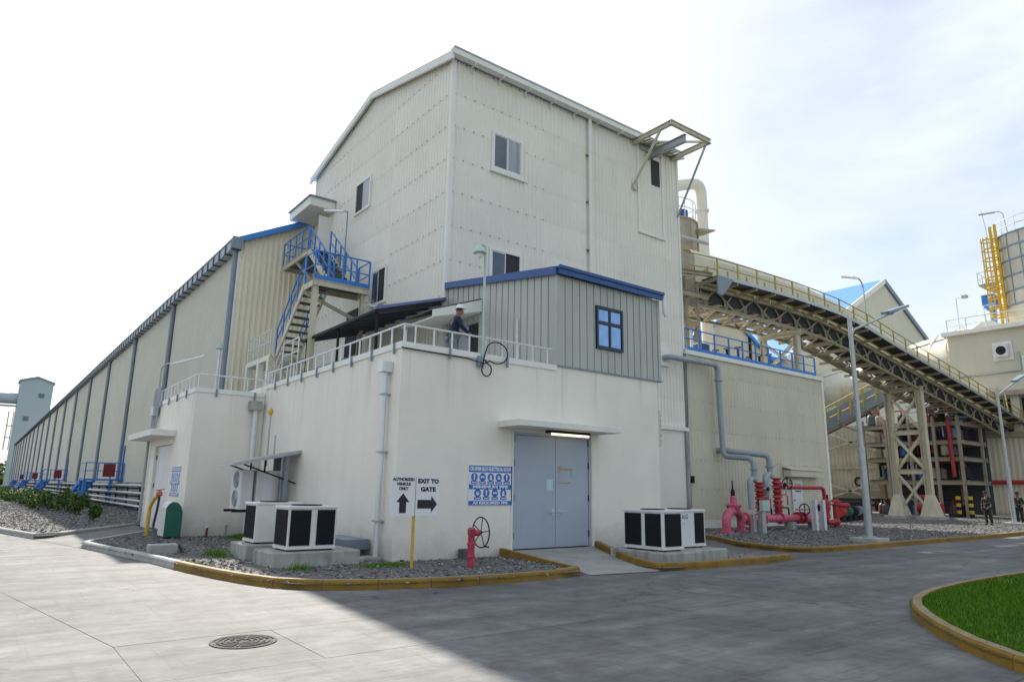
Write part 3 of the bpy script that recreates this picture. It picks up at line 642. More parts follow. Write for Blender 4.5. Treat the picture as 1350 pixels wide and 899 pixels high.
# wall marks and small fittings on the block
for (x, z) in ((8.35, 4.35), (15.2, 4.3), (13.2, 1.9)):
    pass
vt = thing('wall_box', 'cream ventilation cover on the white block end by the tower', 'wall box', (16.0, 13.7, 3.3))
put('casing', MB().cbox(15.905, 16.12, 13.66, 14.05, 2.95, 4.05, .02), 'cladb', vt)
sv = MB()
for k in range(6): sv.box(15.93, 15.96, 13.648, 13.66, 3.1 + k * .15, 3.13 + k * .15).box(16.07, 16.1, 13.648, 13.66, 3.1 + k * .15, 3.13 + k * .15)
put('rivets', sv, 'screw', vt, kind='stuff')
dk = thing('cable_duct', 'low blue grey duct on the gravel along the white wall foot', 'duct', (6.9, 15, .1))
put('trunk', MB().cbox(6.62, 7.2, 14.6, 16.2, .28, .50, .01), 'gutter', dk); put('support', MB().box(6.8, 7.0, 14.8, 15.0, .08, .28).box(6.8, 7.0, 15.8, 16, .08, .28), 'conc', dk)
bk = tag(put('dark_block', MB().cbox(8.9, 9.2, 13.33, 13.58, .08, .30, .02), mat('dark_block', (.10, .10, .10), .9, var=.3, scale=9)), 'small dark concrete block on the gravel behind the red hydrant valve', 'block')
# ------------------------------------------------------------------ annex block
an = thing('annex_building', 'small white annex with a canopied double door facing left', 'building', (5.1, 22.98, 0))
w = MB().box(5.1, 7.24, 22.98, 23.2, 0, 4.6).box(5.1, 5.3, 23.202, 25.45, 0, 4.6).box(5.1, 5.3, 28.3, 29.4, 0, 4.6).box(5.1, 5.3, 25.45, 28.3, 2.97, 4.6).box(5.3, 7.24, 29.2, 29.4, 0, 4.6)
put('wall', w, 'plaster', an); put('roof', MB().box(5.3, 7.24, 23.2, 29.2, 4.3, 4.5), 'slabw', an)
put('flashing', MB().box(5.07, 7.22, 22.945, 22.98, 4.48, 4.62).box(5.065, 5.1, 22.98, 29.4, 4.48, 4.62), 'trim', an)
put('door_canopy', MB().cbox(4.33, 5.098, 25.1, 29.4, 3.2, 3.4, .012), 'slabw', an)
for y0, y1 in ((25.46, 26.86), (26.88, 28.29)):
    d = put('door', MB().cbox(5.2, 5.25, y0, y1, .12, 2.96, .006), 'doorw', an)
    for z in (.5, 1.5, 2.5): put('hinge', MB().cyl((5.19, y0 + .02 if y0 < 26 else y1 - .02, z), (5.19, y0 + .02 if y0 < 26 else y1 - .02, z + .15), .018, n=6), 'black', d)
railing('silver pipe railing round the front edge of the annex roof', [(5.15 + .5 * i, 23.0) for i in range(5)], [(5.15, 23.0, 5.05), (7.24, 23.0, 5.05)], 4.62, 5.05, [(5.7, 22.93, 0, 0), (6.9, 22.93, 0, 0)], (5.15, 23, 4.6))
railing('silver pipe railing along the left edge of the annex roof', [(5.13, 23.5 + .55 * i) for i in range(11)], [(5.13, 23.0, 5.05), (5.13, 29.3, 5.05)], 4.62, 5.05, [(5.04, 24 + 1.3 * i, 0, 0) for i in range(4)], (5.13, 23.2, 4.6))
cdt = thing('conduit_bundle', 'bundle of grey conduits with a junction box on the annex wall above its canopy', 'conduits', (5.0, 28.6, 3.4))
for dy in (0, .25, .55, .8): put('conduit', MB().path([(5.0, 28.2 + dy, 3.4), (5.0, 28.2 + dy, 4.9), (5.05, 28.4 + dy, 5.2)], .035, 6), 'pipe', cdt, True)
put('junction_box', MB().cbox(4.86, 5.06, 28.25, 28.75, 4.1, 4.45, .01), 'galv', cdt)
put('low_conduit', MB().path([(5.0, 29.2, 3.2), (5.0, 29.2, .3)], .05, 6), 'pipe', cdt, True)
gp = thing('light_pole', 'thin pole with a long slanted tube lamp rising from the annex roof', 'lamp pole', (5.1, 29.0, 4.6))
put('pole', MB().path([(5.1, 29.0, 4.5), (5.1, 29.0, 6.0), (5.22, 28.85, 6.15), (5.9, 27.6, 6.35), (6.1, 27.3, 6.4)], .03, 8), 'galv', gp, True)
put('lamp_head', MB().beam((5.35, 28.55, 6.12), (6.2, 27.1, 6.36), .13, .07), 'lampw', gp)
# ------------------------------------------------------------------ tower
tw = thing('tower_building', 'tall white corrugated steel clad tower with gabled roof', 'building', (11.83, 19.34, 0))
RY, RZ, EZ = 25.8, 18.62, 17.12
def gable(y): return EZ + (RZ - EZ) * (1 - abs(y - RY) / (RY - 19.34))
core = MB().prism([(19.38, 0), (32.26, 0), (32.26, EZ - .03), (RY, RZ - .05), (19.38, EZ - .03)], 'x', 11.87, 24.46)
put('core_wall', core, 'trim', tw)
rows = [.39 + 1.28 * k for k in range(14)]
for k, z0 in enumerate(rows):
    z1 = min(z0 + 1.28, EZ)
    for x0, x1 in ((11.95, 16.2), (16.2, 20.4), (20.4, 24.38)): put('cladding_sheet', clad('x', x0, x1, z0, z1, 19.34, -1, .21, .03), 'clad', tw)
    if z0 > 3:
        for y0, y1 in ((19.45, 23.7), (23.7, 28.0), (28.0, 32.3)): put('cladding_sheet', clad('y', y0, y1, z0, z0 + 1.28, 11.83, -1, .21, .022, gable), 'clad', tw)
for k in (0, 1): 
    z0 = rows[-1] + 1.28 * (k + 1) - 1.28 * 1 + 0
    pass
put('cladding_sheet', clad('y', 21.4, 30.2, rows[-1] + 1.28, RZ, 11.83, -1, .21, .022, gable), 'clad', tw)
pts = [(11.98 + .42 * i, 19.325, z + .03) for z in rows[1:] for i in range(30)] + [(11.98 + .42 * i, 19.325, z - .2) for z in rows[1:4] for i in range(30)]
put('screw_heads', dots(pts, .03), 'screw', tw, kind='stuff')
pts = [(11.815, 19.7 + .42 * i, z + .03) for z in rows[3:] for i in range(30) if z < gable(19.7 + .42 * i)]
put('screw_heads', dots(pts, .03, ('x', -1)), 'screw', tw, kind='stuff')
put('corner_trim', MB().box(11.785, 11.95, 19.285, 19.45, 0, EZ + .02), 'trim', tw)
put('corner_trim', MB().box(24.38, 24.5, 19.285, 19.45, 7.9, EZ), 'trim', tw)
put('corner_trim', MB().box(11.79, 11.9, 32.2, 32.34, 3, EZ), 'trim', tw)
rf = MB()
for ya, yb in ((19.0, RY), (32.65, RY)):
    za = gable(ya) + .07; rf.prism([(ya, za), (RY, RZ + .07), (RY, RZ + .15), (ya, za + .08)], 'x', 11.62, 24.7)
roof = put('roof', rf, 'trim', tw)
rk = MB()
for ya in (19.0, 32.65): rk.prism([(ya, gable(ya) - .16), (RY, RZ - .12), (RY, RZ + .20), (ya, gable(ya) + .18)], 'x', 11.57, 11.66)
put('rake_flashing', rk, 'trim', roof)
gt = put('gutter', MB().box(11.6, 24.55, 18.93, 19.2, EZ - .03, EZ + .24), 'trim', tw)
put('gutter_lip', MB().box(11.6, 24.55, 18.90, 18.93, EZ + .19, EZ + .26), 'galv', gt)
reps('gutter_bracket', MB().box(-.02, .02, -.35, 0, -.08, 0).box(-.02, .02, -.05, 0, -.26, -.08), 'trim', gt, [(12.6 + 1.3 * i, 19.3, EZ - .03) for i in range(9)])
put('soffit', MB().box(11.6, 24.5, 19.2, 19.33, EZ - .03, EZ + .0), 'gutter', tw)
dpt = put('downpipe', MB().cyl((18.63, 19.19, .3), (18.63, 19.19, EZ - .03), .08, n=10), 'trim', tw, True)
reps('clamp', MB().box(-.16, .1, -.03, .08, 0, .05), 'screw', dpt, [(18.63, 19.25, z) for z in (8.6, 11.2, 13.3, 15.4)])
window(tw, 'x', 13.72, 15.0, 13.4, 14.75, 19.34, -1)
window(tw, 'x', 13.72, 15.0, 8.8, 10.12, 19.34, -1, open_side=1)
window(tw, 'y', 25.75, 27.1, 13.5, 14.8, 11.83, -1, open_side=1)
window(tw, 'y', 23.8, 24.95, 8.85, 10.2, 11.83, -1, open_side=0)
put('sill_flashing', MB().box(13.55, 15.2, 19.2, 19.34, 13.18, 13.26), 'trim', tw)
# upper door to the stair landing
d = put('door', MB().box(11.79, 11.80, 30.0, 31.2, 12.05, 14.2), 'dark', tw)
put('door_frame', MB().box(11.72, 11.83, 29.88, 30.0, 12.0, 14.3).box(11.72, 11.83, 31.2, 31.32, 12.0, 14.3).box(11.72, 11.83, 30.0, 31.2, 14.2, 14.3), 'trim', tw)
put('door_leaf', MB().box(11.20, 11.80, 29.90, 29.95, 12.05, 14.2), 'trim', tw)
cn = put('door_canopy', MB().box(10.55, 11.79, 29.5, 32.2, 14.45, 14.85), 'trim', tw)
put('canopy_cap', MB().box(10.48, 11.79, 29.42, 32.28, 14.852, 14.93), 'gutter', cn)
put('lower_door', MB().box(11.77, 11.80, 26.2, 27.3, 7.0, 9.0), 'dark', tw)
# hoist opening and gantry
hp = put('hoist_panel', clad('x', 21.75, 23.25, 12.9, 17.0, 19.29, -1, .21, .02), 'clad', tw)
put('panel_frame', MB().box(21.62, 21.75, 19.24, 19.34, 12.77, 17.05).box(23.25, 23.38, 19.24, 19.34, 12.77, 17.05).box(21.75, 23.25, 19.24, 19.34, 12.77, 12.9), 'trim', hp)
put('opening', MB().box(22.55, 23.12, 19.245, 19.26, 15.3, 16.55), 'dark', hp)
put('header', MB().box(21.75, 23.25, 19.2, 19.27, 16.8, 17.02), 'galv', hp)
hg = thing('hoist_gantry', 'cream steel hoist frame jutting from the tower eave at right', 'gantry', (22.7, 19.2, 17.0))
put('outer_frame', MB().ibeam((21.4, 19.3, 17.0), (21.4, 17.1, 17.0), .14, .22).ibeam((24.0, 19.3, 17.0), (24.0, 17.1, 17.0), .14, .22).ibeam((21.33, 17.08, 17.0), (24.07, 17.08, 17.0), .14, .22), 'beaml', hg)
put('brace', MB().beam((21.4, 17.7, 16.9), (21.4, 19.28, 14.95), .09, .09), 'beaml', hg)
put('brace', MB().beam((24.0, 17.3, 16.9), (24.35, 19.28, 14.2), .07, .07), 'galv', hg)
put('tie', MB().beam((21.45, 19.25, 17.02), (23.95, 17.2, 17.02), .08, .08), 'beaml', hg)
put('foot_plate', MB().box(21.3, 21.52, 19.22, 19.3, 14.7, 14.98), 'beaml', hg)
sl = MB().box(0, .0, 0, 0, 0, 0)
reps('slat', MB().beam((0, 0, 0), (.2, -.65, .0), .09, .03), 'beam', hg, [(21.65 + .2 * i, 19.25, 17.03) for i in range(10)])
put('hoist_beam', MB().ibeam((22.35, 19.34, 16.62), (22.35, 17.1, 16.62), .18, .36, .03), 'galv', hg)
# mast on ridge
tag(put('lightning_rod', MB().cyl((12.4, 25.8, 18.6), (12.4, 25.8, 21.0), .02, n=6), 'galv'), 'thin lightning rod on the tower roof ridge', 'rod')
# smooth panel door at tower foot right of the white block
pd_ = put('service_panel', MB().cbox(22.2, 24.15, 19.20, 19.30, .3, 4.2, .01), 'clad', tw)
put('header', MB().box(22.2, 24.35, 19.1, 19.3, 4.2, 4.36), 'trim', pd_); put('jamb', MB().box(24.15, 24.3, 19.1, 19.3, .3, 4.2), 'conc', pd_)
sp = thing('conduit', 'thin rusty conduit with a switch box on the seam beside the tower panel', 'conduit', (24.5, 19.2, 1))
put('pipe', MB().path([(24.58, 19.26, 8.0), (24.56, 19.26, 5.0), (24.52, 19.26, 4.4), (24.52, 19.26, .8)], .03, 6), 'galv', sp, True); put('switch_box', MB().box(24.42, 24.6, 19.1, 19.24, 2.0, 2.3), 'black', sp)
# ------------------------------------------------------------------ cabin on the roof
cbn = thing('roof_cabin', 'grey ribbed steel cabin with navy roof edge on top of the white block', 'building', (11.89, 13.6, 4.85))
def croof(y): return 7.42 + (y - 13.6) * .155
put('core_wall', MB().prism([(13.65, 4.66), (19.28, 4.66), (19.28, croof(19.28) - .02), (13.65, 7.40)], 'x', 11.94, 15.98), 'cladg', cbn)
n = 15; wd = (16.03 - 11.93) / n
for i in range(n):
    x0 = 11.93 + i * wd
    put('cladding_panel', MB().add([(x0 + .012, 13.6, 4.9), (x0 + wd - .02, 13.6, 4.9), (x0 + wd - .02, 13.6, 7.42), (x0 + .012, 13.6, 7.42), (x0 + .0, 13.635, 4.9), (x0 + wd, 13.635, 4.9), (x0 + wd, 13.635, 7.42), (x0, 13.635, 7.42)],
        [(0, 1, 2, 3), (4, 0, 3, 7), (1, 5, 6, 2)]).box(x0 - .012, x0 + .012, 13.575, 13.64, 4.9, 7.42), 'cladg', cbn)
n = 18; wd = (19.2 - 13.66) / n
for i in range(n):
    y0 = 13.66 + i * wd; za, zb = croof(y0), croof(y0 + wd); zl = 4.9
    if 17.25 < y0 + wd / 2 < 18.45: zl = 6.78
    put('cladding_panel', MB().add([(11.89, y0 + .012, zl), (11.89, y0 + wd - .02, zl), (11.89, y0 + wd - .02, zb), (11.89, y0 + .012, za), (11.925, y0, zl), (11.925, y0 + wd, zl), (11.925, y0 + wd, zb), (11.925, y0, za)],
        [(1, 0, 3, 2), (0, 4, 7, 3), (5, 1, 2, 6)]).box(11.865, 11.93, y0 - .012, y0 + .012, zl, za), 'cladg', cbn)
put('corner_trim', MB().box(11.86, 11.95, 13.57, 13.66, 4.88, 7.42), 'cladg', cbn); put('corner_trim', MB().box(15.98, 16.08, 13.57, 13.66, 4.88, 7.42), 'cladg', cbn)
put('base_flashing', MB().box(11.88, 16.1, 13.55, 13.66, 4.86, 4.90), 'gutter', cbn)
rf = put('roof', MB().prism([(13.45, croof(13.45) + .1), (19.28, croof(19.28) + .1), (19.28, croof(19.28) + .16), (13.45, croof(13.45) + .16)], 'x', 11.82, 16.10), 'navy', cbn)
put('fascia', MB().box(11.82, 16.12, 13.42, 13.5, 7.41, 7.63), 'navy', rf)
put('gutter_lip', MB().box(11.81, 16.13, 13.38, 13.42, 7.56, 7.65), 'navy', rf)
put('side_fascia', MB().prism([(13.5, croof(13.5) - .02), (19.26, croof(19.26) - .02), (19.26, croof(19.26) + .19), (13.5, croof(13.5) + .21)], 'x', 11.76, 11.82), 'navy', rf)
put('gutter_spout', MB().path([(16.12, 13.42, 7.45), (16.12, 13.42, 7.0), (16.2, 13.42, 6.92)], .05, 8), 'rail', rf, True)
wn = put('window', MB().box(13.34, 13.41, 13.53, 13.60, 5.55, 6.80).box(14.34, 14.41, 13.53, 13.60, 5.55, 6.80).box(13.41, 14.34, 13.53, 13.60, 5.55, 5.63).box(13.41, 14.34, 13.53, 13.60, 6.72, 6.80).box(13.84, 13.91, 13.535, 13.60, 5.63, 6.72).box(13.41, 13.84, 13.537, 13.60, 6.28, 6.35).box(13.91, 14.34, 13.537, 13.60, 6.28, 6.35), mat('dark_navy_frame', (.012, .018, .05), .4), cbn)
for x0, x1, z0, z1 in ((13.41, 13.84, 5.63, 6.28), (13.91, 14.34, 5.63, 6.28), (13.41, 13.84, 6.35, 6.72), (13.91, 14.34, 6.35, 6.72)):
    put('pane', MB().box(x0 + .02, x1 - .02, 13.56, 13.575, z0 + .02, z1 - .02), 'glassb', wn)
put('door', MB().box(11.89, 11.93, 17.9, 18.45, 4.7, 6.75), 'door', cbn); put('doorway', MB().box(11.905, 11.935, 17.27, 17.9, 4.7, 6.75), 'dark', cbn)
put('conduit', MB().cyl((11.82, 15.25, 4.9), (11.82, 15.25, 6.45), .032, n=6), 'rail', cbn)
cp = thing('porch_roof', 'pale lean to canopy over the cabin door behind the worker', 'canopy', (10.2, 17.2, 6.6))
put('sheet', MB().prism([(10.12, 6.84), (11.86, 7.46), (11.86, 7.50), (10.12, 6.88)], 'y', 17.16, 19.2), 'sheet', cp)
put('fascia', MB().prism([(10.1, 6.62), (11.86, 7.06), (11.86, 7.45), (10.1, 6.83)], 'y', 17.13, 17.18), 'trim', cp)
put('ceiling', MB().prism([(10.15, 6.62), (11.85, 7.02), (11.85, 7.05), (10.15, 6.65)], 'y', 17.2, 19.2), 'trim', cp)
put('post', MB().cyl((10.3, 19.1, 4.65), (10.3, 19.1, 6.6), .04, n=8), 'rail', cp)
aw = thing('awning', 'dark sheet lean to awning against the tower side above the white roof', 'awning', (9.3, 19.34, 7.1))
q = [(9.3, 19.2), (11.82, 19.2), (11.82, 25.5), (9.3, 25.5)]
put('sheet', MB().prism([(9.25, 7.10), (11.82, 7.86), (11.82, 7.90), (9.25, 7.14)], 'y', 19.2, 25.5), 'sheet', aw)
for k in range(8): put('rafter', MB().beam((9.35, 19.5 + k * .84, 7.06), (11.8, 19.5 + k * .84, 7.78), .06, .09), 'sheet', aw)
put('edge_trim', MB().prism([(9.2, 7.10), (11.78, 7.86), (11.78, 7.95), (9.2, 7.19)], 'y', 19.13, 19.2), mat('violet_blue_trim', (.14, .16, .36), .5), aw)
put('side_beam', MB().box(9.22, 9.3, 19.2, 25.5, 7.02, 7.10), 'black', aw)
for y in (19.4, 22.4, 25.3): put('post', MB().cyl((9.4, y, 4.65), (9.4, y, 7.05), .05, n=8), 'black', aw)
# things stored below the awning
gb = thing('storage_bin', 'dark green bin under the dark awning on the white roof', 'bin', (8.6, 21.5, 4.65)); put('body', MB().cbox(8.7, 9.2, 19.9, 23.4, 4.66, 5.5, .03), 'green', gb); put('lid', MB().cbox(8.66, 9.24, 19.86, 23.44, 5.502, 5.58, .02), 'green', gb)
eq = thing('pump_skid', 'grey pump skid under the dark awning on the white roof', 'pump', (10.6, 23, 4.65))
put('base', MB().box(10, 11.4, 22, 25, 4.66, 4.9), 'black', eq); put('motor', MB().cyl((10.6, 22.4, 5.5), (10.6, 23.8, 5.5), .4, n=14), 'gutter', eq, True); put('casing', MB().cyl((10.6, 23.8, 5.4), (10.6, 24.3, 5.4), .55, n=14), 'pipe', eq, True)
# ------------------------------------------------------------------ blue stair on the tower side
st = thing('steel_stair', 'zigzag steel stair with bright blue railings on the tower side', 'stairs', (9.2, 24.5, 7.0))
def flight(x0, x1, yb, zb, yt, zt, n):
    for x in (x0, x1): put('stringer', MB().beam((x, yb, zb - .05), (x, yt, zt - .05), .06, .26), 'beaml', st)
    for k in range(n):
        t = (k + .5) / n; y = yb + (yt - yb) * t; z = zb + (zt - zb) * t
        put('tread', MB().box(x0 + .04, x1 - .04, y - .14, y + .14, z - .03, z + .02), 'sheet', st)
def vrail(pts, h, n_per=.75, r=.03, mt='blue'):
    tops = [(p[0], p[1], p[2] + h) for p in pts]; mids = [(p[0], p[1], p[2] + h * .5) for p in pts]
    put('handrail', MB().path(tops, r, 6), mt, st); put('mid_rail', MB().path(mids, r * .8, 6), mt, st)
    first = True
    for a, b in zip(pts, pts[1:]):
        a, b = Vector(a), Vector(b); k = max(1, int((b - a).length / n_per))
        for i in range(0 if first else 1, k + 1):
            first = False; p = a + (b - a) * i / k; put('rail_post', MB().beam(p, p + Vector((0, 0, h)), .055, .055), mt, st)
flight(9.15, 10.05, 28.1, 6.95, 25.4, 9.35, 10)
vrail([(9.12, 28.1, 6.98), (9.12, 25.4, 9.38)], 1.05); vrail([(10.08, 28.1, 6.98), (10.08, 25.4, 9.38)], 1.05, r=.02)
put('landing_deck', MB().box(9.12, 11.35, 24.4, 25.4, 9.30, 9.36), 'sheet', st)
put('landing_beam', MB().ibeam((9.1, 24.36, 9.2), (11.4, 24.36, 9.2), .1, .24).ibeam((9.1, 25.42, 9.2), (11.4, 25.42, 9.2), .1, .24).box(9.1, 9.16, 24.45, 25.35, 9.08, 9.30).box(11.3, 11.36, 24.45, 25.35, 9.08, 9.30), 'beaml', st)
put('kick_plate', MB().box(9.1, 11.38, 24.33, 24.35, 9.32, 9.50).box(11.38, 11.40, 24.35, 25.4, 9.32, 9.5), 'blue', st)
vrail([(9.12, 25.35, 9.36), (9.12, 24.38, 9.36), (11.37, 24.38, 9.36), (11.37, 25.4, 9.36)], 1.1, .56)
flight(10.35, 11.3, 25.5, 9.4, 28.6, 11.95, 11)
vrail([(10.325, 25.5, 9.42), (10.325, 28.45, 11.85)], 1.05); vrail([(11.33, 25.5, 9.42), (11.33, 28.6, 11.97)], 1.05)
put('landing_deck', MB().box(10.3, 11.78, 28.6, 31.8, 11.9, 11.96), 'sheet', st)
put('landing_beam', MB().ibeam((10.3, 28.6, 11.8), (10.3, 31.8, 11.8), .1, .22).ibeam((10.35, 28.62, 11.8), (11.75, 28.62, 11.8), .1, .22).ibeam((10.35, 31.78, 11.8), (11.75, 31.78, 11.8), .1, .22), 'beaml', st)
vrail([(10.32, 28.65, 11.96), (10.32, 31.8, 11.96), (11.7, 31.8, 11.96)], 1.1, .7)
put('column', MB().ibeam((9.25, 24.55, 4.65), (9.25, 24.55, 9.1), .2, .2, .02), 'hood', st)
put('column', MB().ibeam((11.2, 24.55, 4.65), (11.2, 24.55, 9.1), .16, .16, .02), 'beaml', st)
put('brace', MB().beam((10.32, 30.0, 11.7), (11.75, 30.0, 10.4), .1, .1), 'beaml', st); put('brace', MB().beam((9.2, 25.4, 9.0), (11.75, 25.4, 8.1), .12, .12), 'beaml', st)
fl = thing('flood_lamp', 'flat flood lamp on a thin post beside the upper stair door', 'lamp', (11.4, 27.2, 11.0))
put('post', MB().path([(11.2, 26.6, 10.0), (11.2, 26.6, 13.3), (11.1, 27.2, 13.6)], .03, 6), 'gutter', fl); put('head', MB().beam((11.15, 26.7, 13.35), (11.0, 28.6, 13.95), .22, .08), 'lampw', fl)
fl2 = thing('flood_lamp', 'flat flood lamp below the blue stair landing on the tower wall', 'lamp', (11.7, 24.7, 8.6))
put('bracket', MB().cyl((11.8, 23.6, 8.5), (11.5, 23.6, 8.6), .03, n=6), 'gutter', fl2); put('head', MB().beam((11.5, 23.3, 8.35), (11.5, 24.9, 8.9), .2, .08), 'lampw', fl2)
# lower stair base with white pipe rail
sb = thing('stair_base', 'white concrete landing on short legs with silver rails at the stair foot', 'landing', (9, 29, 4.65))
put('slab', MB().cbox(8.9, 10.4, 28.1, 31.4, 6.72, 6.93, .01), 'slabw', sb)
for x, y in ((9.0, 28.3), (9.0, 29.6), (9.0, 31.2), (10.2, 28.3), (10.2, 31.2)): put('leg', MB().box(x - .12, x + .12, y - .12, y + .12, 4.5, 6.72), 'slabw', sb)
put('hand_rail', MB().path([(8.95, 28.3, 8.0), (8.95, 31.3, 8.0), (10.3, 31.3, 8.0)], .03, 6).path([(8.95, 28.3, 7.5), (8.95, 31.3, 7.5)], .025, 6), 'rail', sb)
reps('post', MB().cyl((0, 0, 0), (0, 0, 1.07), .03, n=6), 'rail', sb, [(8.95, 28.3 + i * .75, 6.93) for i in range(5)])
put('step_rail', MB().path([(8.6, 27.6, 5.0), (8.6, 25.6, 6.9), (8.6, 24.0, 6.9)], .03, 6).path([(8.6, 27.6, 4.6), (8.6, 25.6, 6.4), (8.6, 24.0, 6.4)], .025, 6), 'rail', sb)
for y, z in ((25.6, 6.9), (24.6, 6.9), (24.0, 6.9), (26.6, 5.95)): put('post', MB().cyl((8.6, y, 4.65), (8.6, y, z), .03, n=6), 'rail', sb)
put('lower_flight', MB().beam((8.9, 28.1, 6.8), (8.9, 24.6, 4.8), .06, .26).beam((9.8, 28.1, 6.8), (9.8, 24.6, 4.8), .06, .26), 'beam', sb)
# ------------------------------------------------------------------ long storage hall
HX, HY0, HL, BAY = 8.4, 32.3, 18, 12.95
HY1 = HY0 + HL * BAY
sh = thing('storage_hall', 'very long low cream storage hall with grey downpipes and blue roof edge', 'building', (HX, HY0, 0))
put('core_wall', MB().prism([(8.46, 1.6), (26, 1.6), (26, 18.2), (17.5, 17.4), (8.46, 12.75)], 'y', HY0 + .05, HY1), 'cladl', sh)
for k in range(HL):
    a0 = HY0 + k * BAY; rws = 5 if k < 5 else 1; hz = (12.75 - 1.7) / rws
    for r in range(rws): put('cladding_sheet', clad('y', a0 + .02, a0 + BAY - .02, 1.7 + r * hz, 1.7 + (r + 1) * hz, HX, -1, .25 if k < 5 else .6, .04), 'cladl', sh)
def hroof(x): return 12.95 + .52 * (x - 8.4)
for x0, x1 in ((8.42, 10.4), (10.4, 11.8)):
    for z0 in (5.0, 7.5, 10.0, 12.5): put('end_sheet', clad('x', x0, x1, z0, z0 + 2.5, HY0, -1, .25, .05, lambda u: hroof(u) - .05), 'cladend', sh)
put('plinth', MB().box(8.42, 8.7, HY0, HY1, 0, 1.6), 'conc', sh)
put('wall_sill', MB().box(8.28, 8.42, HY0, HY1, 1.6, 1.7), 'gutter', sh)
rf = put('roof', MB().prism([(8.2, hroof(8.2) + .02), (17.5, hroof(17.5) + .02), (17.5, hroof(17.5) + .1), (8.2, hroof(8.2) + .1)], 'y', HY0 - .25, HY1 + .3), 'roofblue', sh)
put('rake_trim', MB().prism([(8.2, hroof(8.2) - .12), (12.5, hroof(12.5) - .12), (12.5, hroof(12.5) + .16), (8.2, hroof(8.2) + .16)], 'y', HY0 - .32, HY0 - .25), 'roofblue', rf)
gt = put('gutter', MB().box(8.0, 8.36, HY0 - .3, HY1, 12.45, 12.92).box(7.96, 8.0, HY0 - .3, HY1, 12.89, 12.96), 'hgut', sh)
reps('gutter_strap', MB().box(7.95, 7.998, -.06, .06, 12.42, 12.88).box(7.95, 8.36, -.06, .06, 12.40, 12.448), 'strap', gt, [(0, HY0 - .1 + 1.08 * i, 0) for i in range(216)])
put('gutter_end', MB().box(7.92, 8.40, HY0 - .36, HY0 - .30, 12.4, 12.98), 'gutter', gt)
reps('downpipe', MB().cyl((8.24, 0, 1.75), (8.24, 0, 12.45), .13, n=10), 'gutter', sh, [(0, HY0 + .12 + k * BAY, 0) for k in range(HL + 1)], True)
put('corner_trim', MB().box(8.33, 8.42, HY0 - .03, HY0 + .35, 1.7, 12.4), 'trim', sh)
cl = thing('wall_lamp', 'small green domed lamp on a white pole by the storage hall corner', 'lamp', (7.6, 29.6, 4.6))
put('pole', MB().cyl((7.5, 30.4, 1), (7.5, 30.4, 7.3), .05, n=8), 'rail', cl, True); put('shade', MB().lathe((7.5, 30.4, 7.3), [(.18, 0), (.17, .1), (.05, .22), (.02, .3)], 12), 'lightgreen', cl, True)
# pipe rack along the wall
pr_ = thing('pipe_rack', 'four silver pipes running along the foot of the storage hall', 'pipes', (7.6, 33, 0))
for z, r, x in ((1.50, .09, 7.7), (1.06, .09, 7.6), (.64, .08, 7.5), (.36, .075, 7.4)): put('pipe', MB().cyl((x, 29.5, z), (x, HY1, z), r, n=8), 'galv', pr_, True)
reps('support', MB().box(7.9, 8.0, -.06, .06, 0, 1.65).box(7.3, 7.98, -.05, .05, 1.3, 1.38).box(7.25, 7.98, -.05, .05, .85, .93).box(7.2, 7.98, -.05, .05, .2, .26), 'black', pr_, [(0, 34 + 4.4 * i, 0) for i in range(50)])
# crossover platforms
def platform(y, lab):
    t = thing('access_platform', lab, 'platform', (6.9, y, 0), 'blue crossover platforms at the storage hall doors')
    put('deck', MB().box(5.9, 8.35, y - .6, y + 1.6, 1.78, 1.9), 'blue', t)
    put('handrail', MB().path([(8.3, y - .6, 3.0), (5.95, y - .6, 3.0), (5.95, y + 1.6, 3.0)], .04, 6).path([(8.3, y - .6, 2.45), (5.95, y - .6, 2.45), (5.95, y + 1.6, 2.45)], .03, 6), 'blue', t)
    for x in (5.95, 6.7, 7.5, 8.28): put('rail_post', MB().box(x - .04, x + .04, y - .64, y - .56, 1.9, 3.0), 'blue', t)
    for x, yy in ((6.0, y - .5), (7.6, y - .5), (6.0, y + 1.5)): put('leg', MB().beam((x, yy, .05), (x, yy, 1.8), .2, .2), 'blue', t)
    for dx in (0, .9): put('stair_stringer', MB().beam((6.0 + dx * .9, y + 1.6, 1.85), (5.2 + dx * .9, y + 4.2, .1), .07, .28), 'blue', t)
    for k in range(6): put('tread', MB().beam((5.87 - k * .13, y + 2 + k * .42, 1.6 - k * .28), (6.65 - k * .13, y + 2 + k * .42, 1.6 - k * .28), .05, .25), 'blue', t)
    d = put('door', MB().box(8.28, 8.33, y + .2, y + 1.5, 1.9, 4.3), 'navy', t)
    b = put('hose_box', MB().cbox(7.0, 7.75, y - .75, y - .66, 2.05, 2.95, .02), 'redbox', t); put('hose_box_door', MB().box(7.05, 7.7, y - .78, y - .752, 2.1, 2.9), 'redbox', b)
platform(57, 'nearest blue access platform with a dark red box at the storage hall'); platform(96, 'second blue access platform along the storage hall'); platform(135, 'third blue access platform along the storage hall, half hidden by shrubs'); platform(174, 'farthest blue access platform near the hall end')
